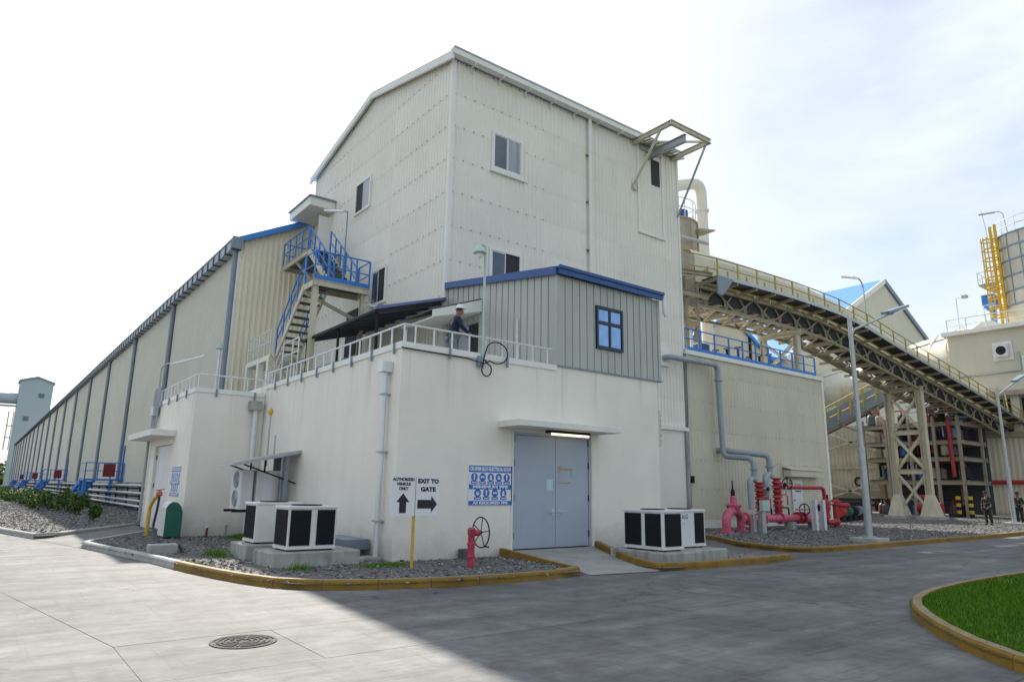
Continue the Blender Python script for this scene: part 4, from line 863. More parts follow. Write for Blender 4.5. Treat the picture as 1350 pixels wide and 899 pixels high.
# shrubs
def shrub(x, y, h, wd, n, fl, lab, seed):
    rg = np.random.default_rng(seed); t = thing('shrub', lab, 'shrub', (x, y, .09), 'shrubs planted along the gravel strip')
    s = MB(); tips = []
    for k in range(7):
        a = rg.uniform(0, 6.28); q = (x + math.cos(a) * wd * .6, y + math.sin(a) * wd * .6, .09 + h * rg.uniform(.6, .95)); tips.append(q); s.cyl((x, y, .05), q, .02, .006, 5)
    put('stem', s, 'stem', t)
    u = rg.normal(0, 1, (n, 3)); u /= np.linalg.norm(u, axis=1)[:, None]; rr = rg.random(n) ** .45
    c = np.stack([x + u[:, 0] * rr * wd, y + u[:, 1] * rr * wd, .09 + h * .55 + u[:, 2] * rr * h * .47], 1)
    c[:, 2] += .12 * h * np.sin(c[:, 0] * 9 + seed) ; L = rg.uniform(.05, .12, n); d1 = rg.normal(0, 1, (n, 3)); d1 /= np.linalg.norm(d1, axis=1)[:, None]
    d2 = np.cross(d1, rg.normal(0, 1, (n, 3))); d2 /= np.linalg.norm(d2, axis=1)[:, None]
    V = np.stack([c - d1 * L[:, None], c - d2 * L[:, None] * .4, c + d1 * L[:, None], c + d2 * L[:, None] * .4], 1).reshape(-1, 3); np_mesh('foliage', V, np.arange(4 * n).reshape(-1, 4), 'leafs', t, None)
    if fl:
        f = MB()
        for k in range(fl):
            p = c[rg.integers(n)] + np.array([0, 0, .1]); f.lathe(tuple(p), [(.02, -.04), (.07, 0), (.02, .05)], 6)
        put('flowers', f, 'flower', t)
def place_shrubs():
    S = [(4.55, 36.5, .55, .22, 260, 0, 'small leafy shrub nearest the platform legs'), (4.05, 33.6, .6, .2, 260, 0, 'lowest young shrub closest to the annex'), (4.2, 40.5, 1.0, .55, 600, 0, 'loose low shrub in front of the blue platform stair'),
         (4.0, 43.6, 1.15, .7, 800, 1, 'green shrub left of the blue platform stair')]
    for a in S: shrub(*a, seed=int(a[0] * 100))
    for i in range(14):
        y = 46.5 + i * 3.4; shrub(3.3 - .13 * i + random.uniform(-.3, .3), y, random.uniform(.75, 1.15), .85, 750, 3 if i % 2 else 1, ['first','second','third','fourth','fifth','sixth','seventh','eighth','ninth','tenth','eleventh','twelfth','thirteenth','farthest'][i] + ' dense flowering shrub, counted from the blue platform stair, in the gravel row', 60 + i)
place_shrubs()
# far tower with gallery
ft = thing('conveyor_tower', 'pale blue clad tower at the far end of the storage hall', 'tower', (12.5, 290, 0))
put('wall', MB().prism([(7.6, 0), (17.3, 0), (17.3, 35.4), (12.4, 37.0), (7.6, 35.6)], 'y', 290, 300), 'farblue', ft)
put('roof', MB().prism([(7.2, 35.5), (12.4, 37.1), (17.7, 35.3), (17.7, 35.8), (12.4, 37.6), (7.2, 36.0)], 'y', 289.6, 300.4), 'gutter', ft)
for x, z in ((13.3, 30.2), (9.8, 22.0)): f = put('window', MB().box(x, x + 1.7, 289.8, 290, z, z + 1.6), 'gutter', ft); put('pane', MB().box(x + .15, x + 1.55, 289.75, 289.79, z + .15, z + 1.45), 'glass', f)
put('ladder_cage', MB().box(5.6, 6.0, 291, 292, 12, 25).box(7.0, 7.3, 291, 292, 12, 25).box(5.4, 7.6, 290.8, 292.2, 16, 16.3).box(5.4, 7.6, 290.8, 292.2, 20, 20.3), 'galv', ft)
gl = thing('conveyor_gallery', 'pale enclosed gallery entering the far blue tower from the left', 'gallery', (0, 292, 28)); put('tube', MB().cyl((-40, 293, 29.6), (7.6, 293, 29.6), 1.9, n=14), 'farblue', gl, True); put('walkway', MB().box(-40, 7.6, 290.5, 291.2, 26.6, 27.2).box(-40, 7.6, 290.5, 290.6, 28.2, 28.3), 'gutter', gl)
tr = thing('tree', 'distant dark green trees low on the left horizon', 'tree', (-8, 330, 0))
put('trunk', MB().cyl((-8, 330, 0), (-8, 330, 5), .5, .2, 6), 'stem', tr)
rg = np.random.default_rng(77); n = 2500; c = np.stack([rg.normal(-8, 12, n), rg.normal(330, 4, n), np.abs(rg.normal(4, 2.4, n))], 1); d1 = rg.normal(0, .7, (n, 3)); d2 = rg.normal(0, .5, (n, 3))
np_mesh('crown', np.stack([c - d1, c - d2, c + d1, c + d2], 1).reshape(-1, 3), np.arange(4 * n).reshape(-1, 4), 'leafs', tr, None)
# ------------------------------------------------------------------ low annex of the tower
lb = thing('low_building', 'low cream clad annex right of the tower with blue roof railing', 'building', (24.5, 19.34, 0))
put('core_wall', MB().box(24.5, 36.25, 19.38, 30, 0, 7.75), 'cladb', lb)
put('plinth', MB().box(24.52, 36.3, 19.30, 19.38, 0, .42), 'slabw', lb)
rowb = [.42, 1.73, 3.0, 4.28, 5.6, 6.9]
for i, z0 in enumerate(rowb):
    z1 = rowb[i + 1] if i < 5 else 7.72
    for k in range(3): put('cladding_sheet', clad('x', 24.62 + k * 3.85, 24.62 + (k + 1) * 3.85, z0, z1, 19.34, -1, .24, .02), 'cladb', lb)
pts = [(24.8 + .30 * i, 19.328, z + .03) for z in rowb[1:] for i in range(38) if z < 4.5 or (i * 7) % 5 < 3]
put('screw_heads', dots(pts, .03), 'screw', lb, kind='stuff')
put('corner_trim', MB().box(36.15, 36.34, 19.28, 19.45, 0, 7.75), 'trim', lb); put('side_wall', MB().box(36.25, 36.3, 19.45, 30, 0, 7.7), 'cladb', lb)
put('roof_edge', MB().box(24.5, 36.36, 19.24, 19.36, 7.70, 7.9).box(36.25, 36.36, 19.36, 30, 7.70, 7.9), 'trim', lb); put('roof', MB().box(24.5, 36.25, 19.36, 30, 7.751, 7.86), 'slabw', lb)
put('seam', MB().box(24.5, 24.56, 19.30, 19.34, .4, 7.7), 'conc', lb)
d = put('door', MB().cbox(32.45, 33.38, 19.24, 19.30, .42, 2.3, .006), 'doorw', lb)
put('door_window', MB().box(32.6, 33.2, 19.23, 19.2395, 1.95, 2.1), 'tape', d); put('handle', MB().cyl((32.55, 19.23, 1.3), (32.55, 19.17, 1.3), .025, n=6), 'black', d); put('label_strip', MB().box(32.7, 33.2, 19.232, 19.2395, 1.72, 1.78), 'black', d)
put('door_canopy', MB().box(31.8, 34.9, 18.85, 19.28, 2.45, 2.75).prism([(18.80, 2.76), (19.28, 2.9), (19.28, 2.94), (18.80, 2.80)], 'x', 31.75, 34.95), 'cladb', lb)
bl = thing('roof_railing', 'bright blue railing along the roof edge of the low annex under the conveyor', 'railing', (24.6, 19.5, 7.9))
put('kick_plate', MB().box(24.6, 35.9, 19.44, 19.46, 7.9, 8.12), 'blue', bl)
put('handrail', MB().path([(24.6, 19.45, 8.95), (33.6, 19.45, 8.95), (35.9, 19.45, 8.95), (35.9, 19.45, 8.0)], .03, 6, .1).path([(24.6, 19.45, 8.5), (35.9, 19.45, 8.5)], .025, 6), 'blue', bl)
reps('post', MB().box(-.04, .04, -.03, .03, 0, 1.05), 'blue', bl, [(24.7 + 1.12 * i, 19.45, 7.9) for i in range(11)])
vm = thing('valve_manifold', 'row of small dark valves and pipes behind the blue roof railing', 'valves', (30, 20.6, 7.9))
for i in range(7):
    x = 28.6 + i * .95; put('valve', MB().cyl((x, 20.6, 7.9), (x, 20.6, 8.55 + .2 * (i % 3)), .07, n=6).box(x - .13, x + .13, 20.5, 20.7, 8.2, 8.4), ['gutter', 'black', 'navy'][i % 3], vm); put('handwheel', MB().torus((x, 20.6, 8.6 + .2 * (i % 3)), .16, .02, 'z', 12, 5), 'black', vm)
put('header_pipe', MB().cyl((27, 20.7, 8.15), (35.5, 20.7, 8.15), .12, n=8), 'pipe', vm, True)
for i in range(4): put('riser', MB().path([(24.9 + .5 * i, 20.4, 7.9), (24.9 + .5 * i, 20.4, 9.3 + .35 * (3 - i)), (24.9 + .5 * i, 21.5, 9.9 + .35 * (3 - i))], .1, 8, .3), ['rail', 'trim', 'rail', 'trim'][i], vm, True)
put('motor_box', MB().cbox(26.9, 27.6, 20.2, 20.9, 7.9, 8.7, .03), 'navy', vm)
tk = thing('dust_hopper', 'dusty brown round hopper with a railing beside the tower', 'hopper', (31.3, 25.6, 8))
put('body', MB().lathe((31.3, 25.6, 0), [(.6, 9.5), (1.75, 11.6), (1.75, 17.3), (1.6, 17.5)], 28), 'tank', tk, True)
for z in (13.6, 14.9, 16.1, 17.3): put('band', MB().lathe((31.3, 25.6, z), [(1.75, 0), (1.82, .02), (1.82, .1), (1.75, .12)], 28), 'tank', tk)
for k in range(12): a = k * .5236; put('rib', MB().beam((31.3 + 1.79 * math.cos(a), 25.6 + 1.79 * math.sin(a), 12.3), (31.3 + 1.79 * math.cos(a), 25.6 + 1.79 * math.sin(a), 17.2), .08, .08), 'tank', tk)
for k in range(4): a = k * 1.571 + .78; put('leg', MB().box(31.3 + 1.5 * math.cos(a) - .12, 31.3 + 1.5 * math.cos(a) + .12, 25.6 + 1.5 * math.sin(a) - .12, 25.6 + 1.5 * math.sin(a) + .12, 7.86, 12.6), 'beam', tk)
for h in (.55, 1.1): put('hand_rail', MB().torus((31.3, 25.6, 17.5 + h), 1.7, .03, 'z', 32, 5), 'rail', tk)
for k in range(14): a = k * .4488; put('rail_post', MB().cyl((31.3 + 1.7 * math.cos(a), 25.6 + 1.7 * math.sin(a), 17.45), (31.3 + 1.7 * math.cos(a), 25.6 + 1.7 * math.sin(a), 18.6), .03, n=5), 'rail', tk)
put('platform', MB().prism([(31.9, 16.7), (33.3, 17.0), (33.3, 17.1), (31.9, 16.85)], 'y', 23.6, 24.8), 'beam', tk); put('blue_valve', MB().box(31.0, 31.4, 24.1, 24.5, 17.5, 18.0), 'navy', tk)
put('side_pipe', MB().cyl((24.4, 23.4, 15.4), (32.2, 23.4, 15.9), .11, n=8), 'galv', tk, True)
bp = thing('exhaust_duct', 'large cream pipe bending over to the tower from above the annex', 'duct', (35.4, 26, 8))
put('duct', MB().path([(35.35, 26, 7.9), (35.35, 26, 21.6), (32.6, 26, 20.6), (29.0, 26, 18.4)], .36, 20, .95, 8), 'bigpipe', bp, True); put('flange', MB().lathe((35.35, 26, 19.55), [(.36, 0), (.45, .01), (.45, .14), (.36, .15)], 20), 'bigpipe', bp)
# ------------------------------------------------------------------ conveyor
cv = thing('belt_conveyor', 'long elevated belt conveyor curving down to the right on steel supports', 'conveyor', (26, 20, 0))
CX = [24.0, 26.4, 29.7, 33.1, 36.5, 38.1, 41.2, 44.6, 49.4, 54.9, 59.6, 65.7, 72]; CZ = [11.45, 11.62, 11.73, 11.79, 11.74, 11.68, 11.34, 10.75, 10.05, 9.27, 8.52, 7.53, 6.5]
def cz(x): return float(np.interp(x, CX, CZ))
XS = [26.4 + 1.62 * i for i in range(27)]
for i, (a, b) in enumerate(zip(XS, XS[1:])):
    za, zb = cz(a), cz(b)
    def sp_(y0, y1, d0, d1, xa=a, xb=b): return MB().add([(xa, y0, za + d0), (xb, y0, zb + d0), (xb, y1, zb + d0), (xa, y1, za + d0), (xa, y0, za + d1), (xb, y0, zb + d1), (xb, y1, zb + d1), (xa, y1, za + d1)],
                                                          [(0, 3, 2, 1), (4, 5, 6, 7), (0, 1, 5, 4), (1, 2, 6, 5), (2, 3, 7, 6), (3, 0, 4, 7)])
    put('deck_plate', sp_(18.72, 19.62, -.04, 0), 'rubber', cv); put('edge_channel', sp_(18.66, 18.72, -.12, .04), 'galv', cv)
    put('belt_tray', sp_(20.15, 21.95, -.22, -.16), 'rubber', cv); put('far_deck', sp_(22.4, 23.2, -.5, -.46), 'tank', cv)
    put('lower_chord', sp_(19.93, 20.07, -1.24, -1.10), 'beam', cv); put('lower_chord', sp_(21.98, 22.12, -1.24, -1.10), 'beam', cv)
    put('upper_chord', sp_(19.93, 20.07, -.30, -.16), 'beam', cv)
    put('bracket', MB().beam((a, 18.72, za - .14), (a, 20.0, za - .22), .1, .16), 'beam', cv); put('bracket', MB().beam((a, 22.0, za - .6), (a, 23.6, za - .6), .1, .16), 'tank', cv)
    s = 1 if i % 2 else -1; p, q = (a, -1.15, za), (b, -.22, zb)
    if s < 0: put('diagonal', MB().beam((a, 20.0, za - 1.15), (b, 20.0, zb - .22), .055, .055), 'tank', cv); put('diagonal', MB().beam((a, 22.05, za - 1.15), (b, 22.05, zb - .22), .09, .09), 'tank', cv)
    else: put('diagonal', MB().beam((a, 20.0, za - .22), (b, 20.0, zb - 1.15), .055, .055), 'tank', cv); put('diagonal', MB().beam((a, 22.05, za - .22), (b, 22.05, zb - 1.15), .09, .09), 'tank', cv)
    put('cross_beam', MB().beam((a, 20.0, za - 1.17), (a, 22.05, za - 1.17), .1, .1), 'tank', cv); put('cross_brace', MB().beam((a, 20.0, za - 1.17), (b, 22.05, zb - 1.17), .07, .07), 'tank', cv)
    mx_ = (a + b) / 2; zm = (za + zb) / 2
    put('idler_hanger', MB().path([(mx_, 20.0, zm - 1.12), (mx_ + .1, 20.02, zm - .7), (mx_ + .5, 20.05, zm - .35)], .05, 5).path([(mx_, 20.0, zm - 1.12), (mx_ - .1, 20.02, zm - .7), (mx_ - .4, 20.05, zm - .35)], .05, 5), 'beam', cv)
    put('side_skirt', sp_(20.09, 20.12, -.85, -.2), 'rubber', cv)
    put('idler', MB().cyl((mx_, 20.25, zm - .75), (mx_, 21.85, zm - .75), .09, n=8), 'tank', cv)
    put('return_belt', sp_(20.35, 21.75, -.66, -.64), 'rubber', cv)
    pr_h = [(20.0, .75), (20.0, 1.35), (20.3, 1.75), (21.0, 1.92), (21.7, 1.75), (22.0, 1.35), (22.0, .75)]
    hv = [(x, y, z + d) for x, z in ((a + .01, za), (b - .01, zb)) for y, d in pr_h]
    put('hood', MB().add(hv, [(k, k + 1, 8 + k, 7 + k) for k in range(6)]), 'hood', cv)
    put('hood_side', sp_(19.97, 19.99, -.0, .75), 'hood', cv)
    put('rail_post', MB().box(a - .04, a + .04, 18.66, 18.72, za + .04, za + .82), 'yrail', cv)
    put('inner_post', MB().box(a + .5, a + .57, 19.6, 19.66, za - .1, za + .8), 'yrail', cv)
put('handrail', MB().path([(x, 18.69, cz(x) + .82) for x in XS], .03, 6), 'yrail', cv); put('mid_rail', MB().path([(x, 18.69, cz(x) + .42) for x in XS], .022, 6), 'yrail', cv)
put('inner_stringer', MB().path([(x, 19.6, cz(x) - .1) for x in XS], .06, 4), 'yrail', cv)
put('end_gusset', MB().prism([(26.3, 11.62), (27.6, 11.62), (26.7, 10.7), (26.3, 10.7)], 'y', 18.64, 18.70), 'gutter', cv)
put('head_frame', MB().ibeam((24.5, 19.3, 10.6), (26.4, 19.3, 10.7), .15, .25).ibeam((24.5, 19.3, 11.6), (26.4, 19.0, 11.7), .15, .2).beam((24.6, 19.2, 11.2), (26.3, 19.2, 12.0), .1, .12), 'beam', cv); put('head_rail', MB().path([(24.6, 18.9, 12.4), (26.4, 18.69, 12.44)], .03, 6).path([(24.6, 18.9, 11.8), (26.4, 18.69, 11.9)], .03, 6), 'yrail', cv)
put('head_chute', MB().cbox(24.5, 26.4, 20.0, 22.1, 10.3, 13.0, .03), 'tank', cv); put('take_up_post', MB().box(25.0, 25.15, 19.5, 19.65, 7.9, 11.5).box(25.9, 26.0, 19.5, 19.62, 7.9, 11.3), 'tank', cv)
def trestle(x, zb, zt, lab, w=.42, base=True, panels=3):
    t = thing('steel_trestle', lab, 'support', (x, 21, zb))
    for y in (20.0, 22.05):
        put('leg', MB().ibeam((x, y, zb + .2), (x, y, zt), w, w, .03), 'beaml', t)
        if base: put('leg_flare', MB().add([(x + sx * a, y + sy * a, z) for z, a in ((zb + .2, .55), (zb + 1.6, w / 2 + .01)) for sx, sy in ((-1, -1), (1, -1), (1, 1), (-1, 1))], [(0, 1, 5, 4), (1, 2, 6, 5), (2, 3, 7, 6), (3, 0, 4, 7), (3, 2, 1, 0), (4, 5, 6, 7)]), 'beaml', t); put('footing', MB().cbox(x - .75, x + .75, y - .72, y + .72, zb - .1, zb + .24, .03), 'kerb', t)
    zs = [zb + .5 + (zt - zb - .7) * k / panels for k in range(panels + 1)]
    for k in range(panels):
        if k: put('strut', MB().ibeam((x, 20.18, zs[k]), (x, 21.87, zs[k]), .2, .32), 'beaml', t)
        put('brace', MB().beam((x - .02, 20.1, zs[k] + .1), (x - .02, 21.95, zs[k + 1] - .1), .19, .14), 'beaml', t); put('brace', MB().beam((x + .1, 21.95, zs[k] + .1), (x + .1, 20.1, zs[k + 1] - .1), .19, .14), 'beaml', t)
    put('cap_beam', MB().ibeam((x, 19.7, zt + .12), (x, 22.4, zt + .12), .3, .3), 'beaml', t); return t
trestle(50.3, .05, 8.65, 'tall cream X braced trestle standing on the gravel under the conveyor')
trestle(35.2, 7.86, 10.3, 'short stub support for the conveyor on the low annex roof', .3, False, 1)
lpw = thing('conveyor_lamp', 'thin curved lamp standing on the upper conveyor walkway', 'lamp', (41, 18.75, 12)); 
put('pole', MB().path([(41.3, 18.9, 11.5), (41.3, 18.9, 14.0), (41.0, 18.9, 14.4), (40.2, 18.9, 14.4)], .045, 6, .3), 'galv', lpw, True); put('head', MB().beam((40.5, 18.9, 14.38), (38.8, 18.9, 14.12), .16, .09), 'lampw', lpw)
lpw = thing('conveyor_lamp', 'thin curved lamp at the lower end of the conveyor', 'lamp', (63, 18.75, 8)); 
put('pole', MB().path([(63.4, 18.9, 8.1), (63.2, 18.9, 9.5), (62.6, 18.9, 9.75), (61.5, 18.9, 9.75)], .05, 6, .3), 'trim', lpw, True); put('head', MB().beam((61.8, 18.9, 9.75), (59.8, 18.9, 9.65), .16, .09), 'lampw', lpw)
# ------------------------------------------------------------------ works building at right
wb = thing('works_building', 'cream two level works building behind the conveyor at the right edge', 'building', (66, 23.4, 0))
for k in range(6): put('cladding_sheet', clad('y', -4 + k * 4.56, -4 + (k + 1) * 4.56, .3, 6.3, 66, -1, .38, .09), 'cladb', wb)
put('lower_core', MB().box(66.05, 90, -4, 23.36, 0, 6.3), 'cladb', wb); put('ledge', MB().box(65.7, 66.4, -4, 23.4, 6.3, 6.75), 'beam', wb)
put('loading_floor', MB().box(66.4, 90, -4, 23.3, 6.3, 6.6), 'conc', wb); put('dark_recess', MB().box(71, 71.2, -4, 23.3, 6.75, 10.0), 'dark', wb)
for y in (23.1, 19.2, 14, 8, 2): put('column', MB().box(66.3, 66.9, y - .3, y + .3, 6.6, 10.0), 'cladb', wb)
put('upper_wall', MB().box(66.0, 90, -4, 23.45, 10.0, 15.2), 'cladb', wb); put('floor_beam', MB().box(65.8, 66.0, -4, 20.9, 9.7, 10.1), 'tank', wb)
put('parapet_cap', MB().box(65.5, 90.4, -4.4, 23.75, 15.2, 15.55), 'trim', wb)
f = put('fan_unit', MB().box(65.9, 66.0, 18.75, 20.15, 12.6, 14.15), 'trim', wb); put('casing', MB().cbox(65.5, 65.9, 18.98, 19.95, 12.85, 13.9, .03), 'acw', f); put('fan_disc', MB().lathe((65.49, 19.45, 13.38), [(.36, -.02), (.34, .02), (.1, .03)], 20, 'x'), 'black', f)
put('conduit', MB().cyl((65.9, 23.0, 11.6), (65.9, 18.4, 11.65), .07, n=6).cyl((65.9, 18.4, 11.65), (65.9, 18.4, 13.2), .07, n=6), 'galv', wb)
f = put('window', MB().box(65.9, 66.0, 16.4, 18.2, 10.9, 12.8), 'trim', wb); put('pane', MB().box(65.85, 65.899, 16.55, 18.05, 11.05, 12.65), 'glass', f)
rr = thing('roof_railing', 'thin grey railing with small lamps on the works building roof', 'railing', (66, 23, 15.55))
put('rail', MB().path([(66.1, 23.4, 16.7), (66.1, 8, 16.7)], .04, 6).path([(66.1, 23.4, 16.1), (66.1, 8, 16.1)], .03, 6).path([(66.1, 23.4, 16.7), (80, 23.4, 16.7)], .04, 6), 'rail', rr)
reps('post', MB().box(-.04, .04, -.04, .04, 0, 1.2), 'rail', rr, [(66.1, 23.4 - 1.5 * i, 15.5) for i in range(10)])
for y, h in ((22.6, 3.2), (20.6, 2.1)): put('lamp_pole', MB().path([(66.6, y, 15.5), (66.6, y, 15.5 + h), (66.6, y - .6, 15.5 + h)], .05, 6), 'rail', rr); put('lamp_head', MB().box(66.4, 66.8, y - .9, y - .5, 15.35 + h, 15.6 + h), 'galv', rr)
put('slanted_lamp', MB().path([(66.2, 25.0, 14.6), (66.2, 24.2, 15.6)], .09, 6), 'galv', rr)
rp_ = tag(put('fire_pipe', MB().cyl((65.65, 23.5, 2.75), (65.65, -4, 2.75), .17, n=10), 'red', smooth=True), 'straight red fire pipe along the corrugated lower wall of the works building', 'pipe')
# silo on the building
sl = thing('storage_silo', 'grey banded silo with yellow caged ladder above the works building', 'silo', (75, 17.6, 15.5))
put('shell', MB().lathe((75, 17.4, 0), [(2.0, 15.5), (4.3, 18.2), (4.3, 25.0), (4.2, 25.1)], 40), 'silo', sl, True)
for z in (18.3, 19.6, 21.0, 22.4, 23.7, 24.9): put('band', MB().lathe((75, 17.4, z), [(4.3, 0), (4.38, .02), (4.38, .13), (4.3, .15)], 40), 'gutter', sl)
for k in range(24): a = k * .2618; put('seam', MB().beam((75 + 4.33 * math.cos(a), 17.4 + 4.33 * math.sin(a), 18.3), (75 + 4.33 * math.cos(a), 17.4 + 4.33 * math.sin(a), 24.9), .06, .06), 'gutter', sl)
for h in (.6, 1.3): put('hand_rail', MB().torus((75, 17.4, 25.1 + h), 4.25, .04, 'z', 40, 5), 'rail', sl)
for k in range(20): a = k * .314; put('rail_post', MB().cyl((75 + 4.25 * math.cos(a), 17.4 + 4.25 * math.sin(a), 25), (75 + 4.25 * math.cos(a), 17.4 + 4.25 * math.sin(a), 26.4), .04, n=5), 'rail', sl)
ld = put('caged_ladder', MB().beam((71.9, 20.9, 15.6), (71.9, 20.9, 26.2), .2, .2).beam((71.5, 20.4, 15.6), (71.5, 20.4, 26.2), .2, .2), 'yellow', sl)
reps('rung', MB().beam((71.9, 20.9, 0), (71.5, 20.4, 0), .09, .09), 'yellow', ld, [(0, 0, 15.8 + .35 * i) for i in range(29)]); reps('hoop', MB().torus((71.3, 20.95, 0), .62, .07, 'z', 14, 4), 'yellow', ld, [(0, 0, 17.5 + .9 * i) for i in range(9)])
for k in range(3): a = 2.2 + k * .5; put('cage_strap', MB().beam((71.3 + .62 * math.cos(a), 20.95 + .62 * math.sin(a), 17.4), (71.3 + .62 * math.cos(a), 20.95 + .62 * math.sin(a), 24.9), .09, .09), 'yellow', ld)
put('side_platform', MB().prism([(21.2, 20.2), (22.9, 21.2), (22.9, 21.35), (21.2, 21.35)], 'x', 73.5, 76), 'tank', sl)
put('platform_rail', MB().path([(73.5, 21.3, 22.5), (73.5, 22.9, 22.5), (76, 22.9, 22.5)], .04, 6).path([(73.5, 21.3, 21.9), (73.5, 22.9, 21.9), (76, 22.9, 21.9)], .03, 6), 'rail', sl)
reps('platform_post', MB().box(-.04, .04, -.04, .04, 0, 1.2), 'rail', sl, [(73.5, 21.6, 21.3), (73.5, 22.25, 21.3), (73.5, 22.9, 21.3), (74.7, 22.9, 21.3), (76, 22.9, 21.3)])
put('whip_mast', MB().cyl((75, 22.3, 21.3), (75, 22.7, 24.2), .04, n=5).cyl((74, 21.7, 24.8), (74, 22.0, 28.6), .04, n=5), 'galv', sl)
put('lamp_arm', MB().path([(72.5, 19.7, 25), (72.5, 19.9, 27.4), (72.5, 20.2, 27.7), (72.5, 20.8, 27.7)], .05, 6), 'galv', sl); put('lamp_head', MB().beam((72.5, 20.5, 27.7), (72.5, 21.8, 27.85), .2, .12), 'galv', sl)
bh = thing('blue_hopper', 'bright blue square hopper beside the silo', 'hopper', (75, 22.6, 15.5))
put('bin', MB().add([(74.4, 22.05, 20.5), (75.6, 22.05, 20.5), (75.6, 23.1, 20.5), (74.4, 23.1, 20.5), (74.4, 22.05, 19.4), (75.6, 22.05, 19.4), (75.6, 23.1, 19.4), (74.4, 23.1, 19.4), (74.8, 22.3, 18.9), (75.2, 22.3, 18.9), (75.2, 22.7, 18.9), (74.8, 22.7, 18.9)],
    [(0, 1, 2, 3), (0, 4, 5, 1), (1, 5, 6, 2), (2, 6, 7, 3), (3, 7, 4, 0), (4, 8, 9, 5), (5, 9, 10, 6), (6, 10, 11, 7), (7, 11, 8, 4), (8, 11, 10, 9)]), 'blue', bh)
put('stand', MB().cyl((75, 22.5, 15.5), (75, 22.5, 18.9), .22, n=8).box(74.5, 74.65, 22.1, 22.25, 15.5, 19.4), 'blue', bh)
# ------------------------------------------------------------------ far works: hall, gallery, walkway, wall
ah = thing('gable_hall', 'steep cream gabled hall with bright blue roof far beyond the conveyor', 'building', (105, 45, 0))
put('wall', MB().prism([(78, 0), (131, 0), (131, 18.6), (105, 32.7), (78, 18.1)], 'x' if False else 'y', 45, 45.4), 'cladb', ah)
put('roof', MB().prism([(76.5, 17.6), (105, 33.1), (105, 33.5), (76.5, 18.0)], 'y', 44.95, 110), 'roofblue', ah); put('roof', MB().prism([(105, 33.1), (132.5, 18.0), (132.5, 18.4), (105, 33.5)], 'y', 44.95, 110), 'roofblue', ah)
put('rake_trim', MB().prism([(76.5, 17.3), (105, 32.8), (105, 33.6), (76.5, 18.1)], 'y', 44.7, 44.94), 'trim', ah); put('rake_trim', MB().prism([(105, 32.8), (132.5, 17.7), (132.5, 18.5), (105, 33.6)], 'y', 44.7, 44.94), 'gutter', ah)
put('side_wall', MB().box(78, 78.4, 45.4, 110, 0, 17.8), 'cladb', ah)
gh = thing('gable_shed', 'cream gabled shed with blue roof edge seen under the conveyor', 'building', (50.8, 35, 0))
put('wall', MB().prism([(40.4, 0), (61.2, 0), (61.2, 11.3), (50.8, 16.9), (40.4, 11.3)], 'y', 35, 50), 'cladb', gh)
for s in (-1, 1): put('rake_trim', MB().prism([(50.8, 16.75), (50.8 + s * 11, 10.9), (50.8 + s * 11, 11.3), (50.8, 17.15)], 'y', 34.8, 50.3), 'roofblue', gh)
for x in (44.0, 47.6, 53.6): put('post', MB().box(x - .12, x + .12, 34.85, 35, 0, 16.9 - abs(x - 50.8) * .54), 'black', gh)
gl = thing('tube_gallery', 'large white rounded gallery with orange rust stains behind the conveyor', 'gallery', (80, 37, 12))
u = Vector((13.1, 19.1, 0)).normalized(); p1 = Vector((69.0, 21.0, 14.6)); p2 = p1 + u * 62
put('tube', MB().cyl(p1, p2, 2.15, n=28), 'drum', gl, True)
sd = Vector((-u.y, u.x, 0))
for k in range(11): c = p1 + u * (3 + 5.6 * k); put('ring', MB().cyl(c, c + u * .12, 2.2, n=28), 'drum', gl)
for k in range(5): c = p1 + u * (6 + 13 * k); put('leg', MB().box(c.x - .3, c.x + .3, c.y - .3, c.y + .3, 0, 12.6), 'beam', gl)
put('top_seam', MB().cyl(p1 + Vector((0, 0, 1.3)) + sd * 1.8, p2 + Vector((0, 0, 1.3)) + sd * 1.8, .09, n=6), 'trim', gl)
iw = thing('inclined_walkway', 'inclined walkway with yellow railing and grey side beam beyond the annex', 'walkway', (62, 33, 8))
wa, wz = Vector((62, 41, 4.4)), Vector((62, 24.6, 11.05)); dd = (wz - wa)
put('side_beam', MB().beam(wa, wz, .12, .55), 'gutter', iw); put('side_beam', MB().beam(wa + Vector((1.6, 0, 0)), wz + Vector((1.6, 0, 0)), .12, .5), 'gutter', iw); put('deck', MB().beam(wa + Vector((.8, 0, -.1)), wz + Vector((.8, 0, -.1)), 1.4, .08), 'tank', iw)
put('belt_cover', MB().beam(wa + Vector((.9, 0, .9)), wz + Vector((.9, 0, .9)), 1.0, 1.0), 'gutter', iw)
put('handrail', MB().cyl(wa + Vector((-.1, 0, 1.75)), wz + Vector((-.1, 0, 1.75)), .05, n=6).cyl(wa + Vector((-.1, 0, .65)), wz + Vector((-.1, 0, .65)), .05, n=6), 'yrail', iw)
for k in range(15): c = wa + dd * (k / 14); put('rail_post', MB().box(c.x - .16, c.x - .04, c.y - .07, c.y + .07, c.z, c.z + 1.75), 'yrail', iw)
for y, z in ((28.6, 9.2), (36, 6.2)): put('leg', MB().beam((62.6, y, 0), (62.6, y, z), .45, .45), 'beam', iw)
put('knee_brace', MB().beam((62.4, 28.7, 6.5), (62.4, 32.2, 8.0), .2, .2), 'beam', iw)
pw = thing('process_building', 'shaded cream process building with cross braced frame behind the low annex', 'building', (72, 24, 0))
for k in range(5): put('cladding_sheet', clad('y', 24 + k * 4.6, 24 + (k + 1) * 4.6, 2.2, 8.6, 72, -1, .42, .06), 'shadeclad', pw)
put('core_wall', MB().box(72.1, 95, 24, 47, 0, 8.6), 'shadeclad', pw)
for z in (2.1, 4.3): put('girt', MB().beam((71.7, 24, z), (71.7, 47, z), .2, .22), 'beam', pw)
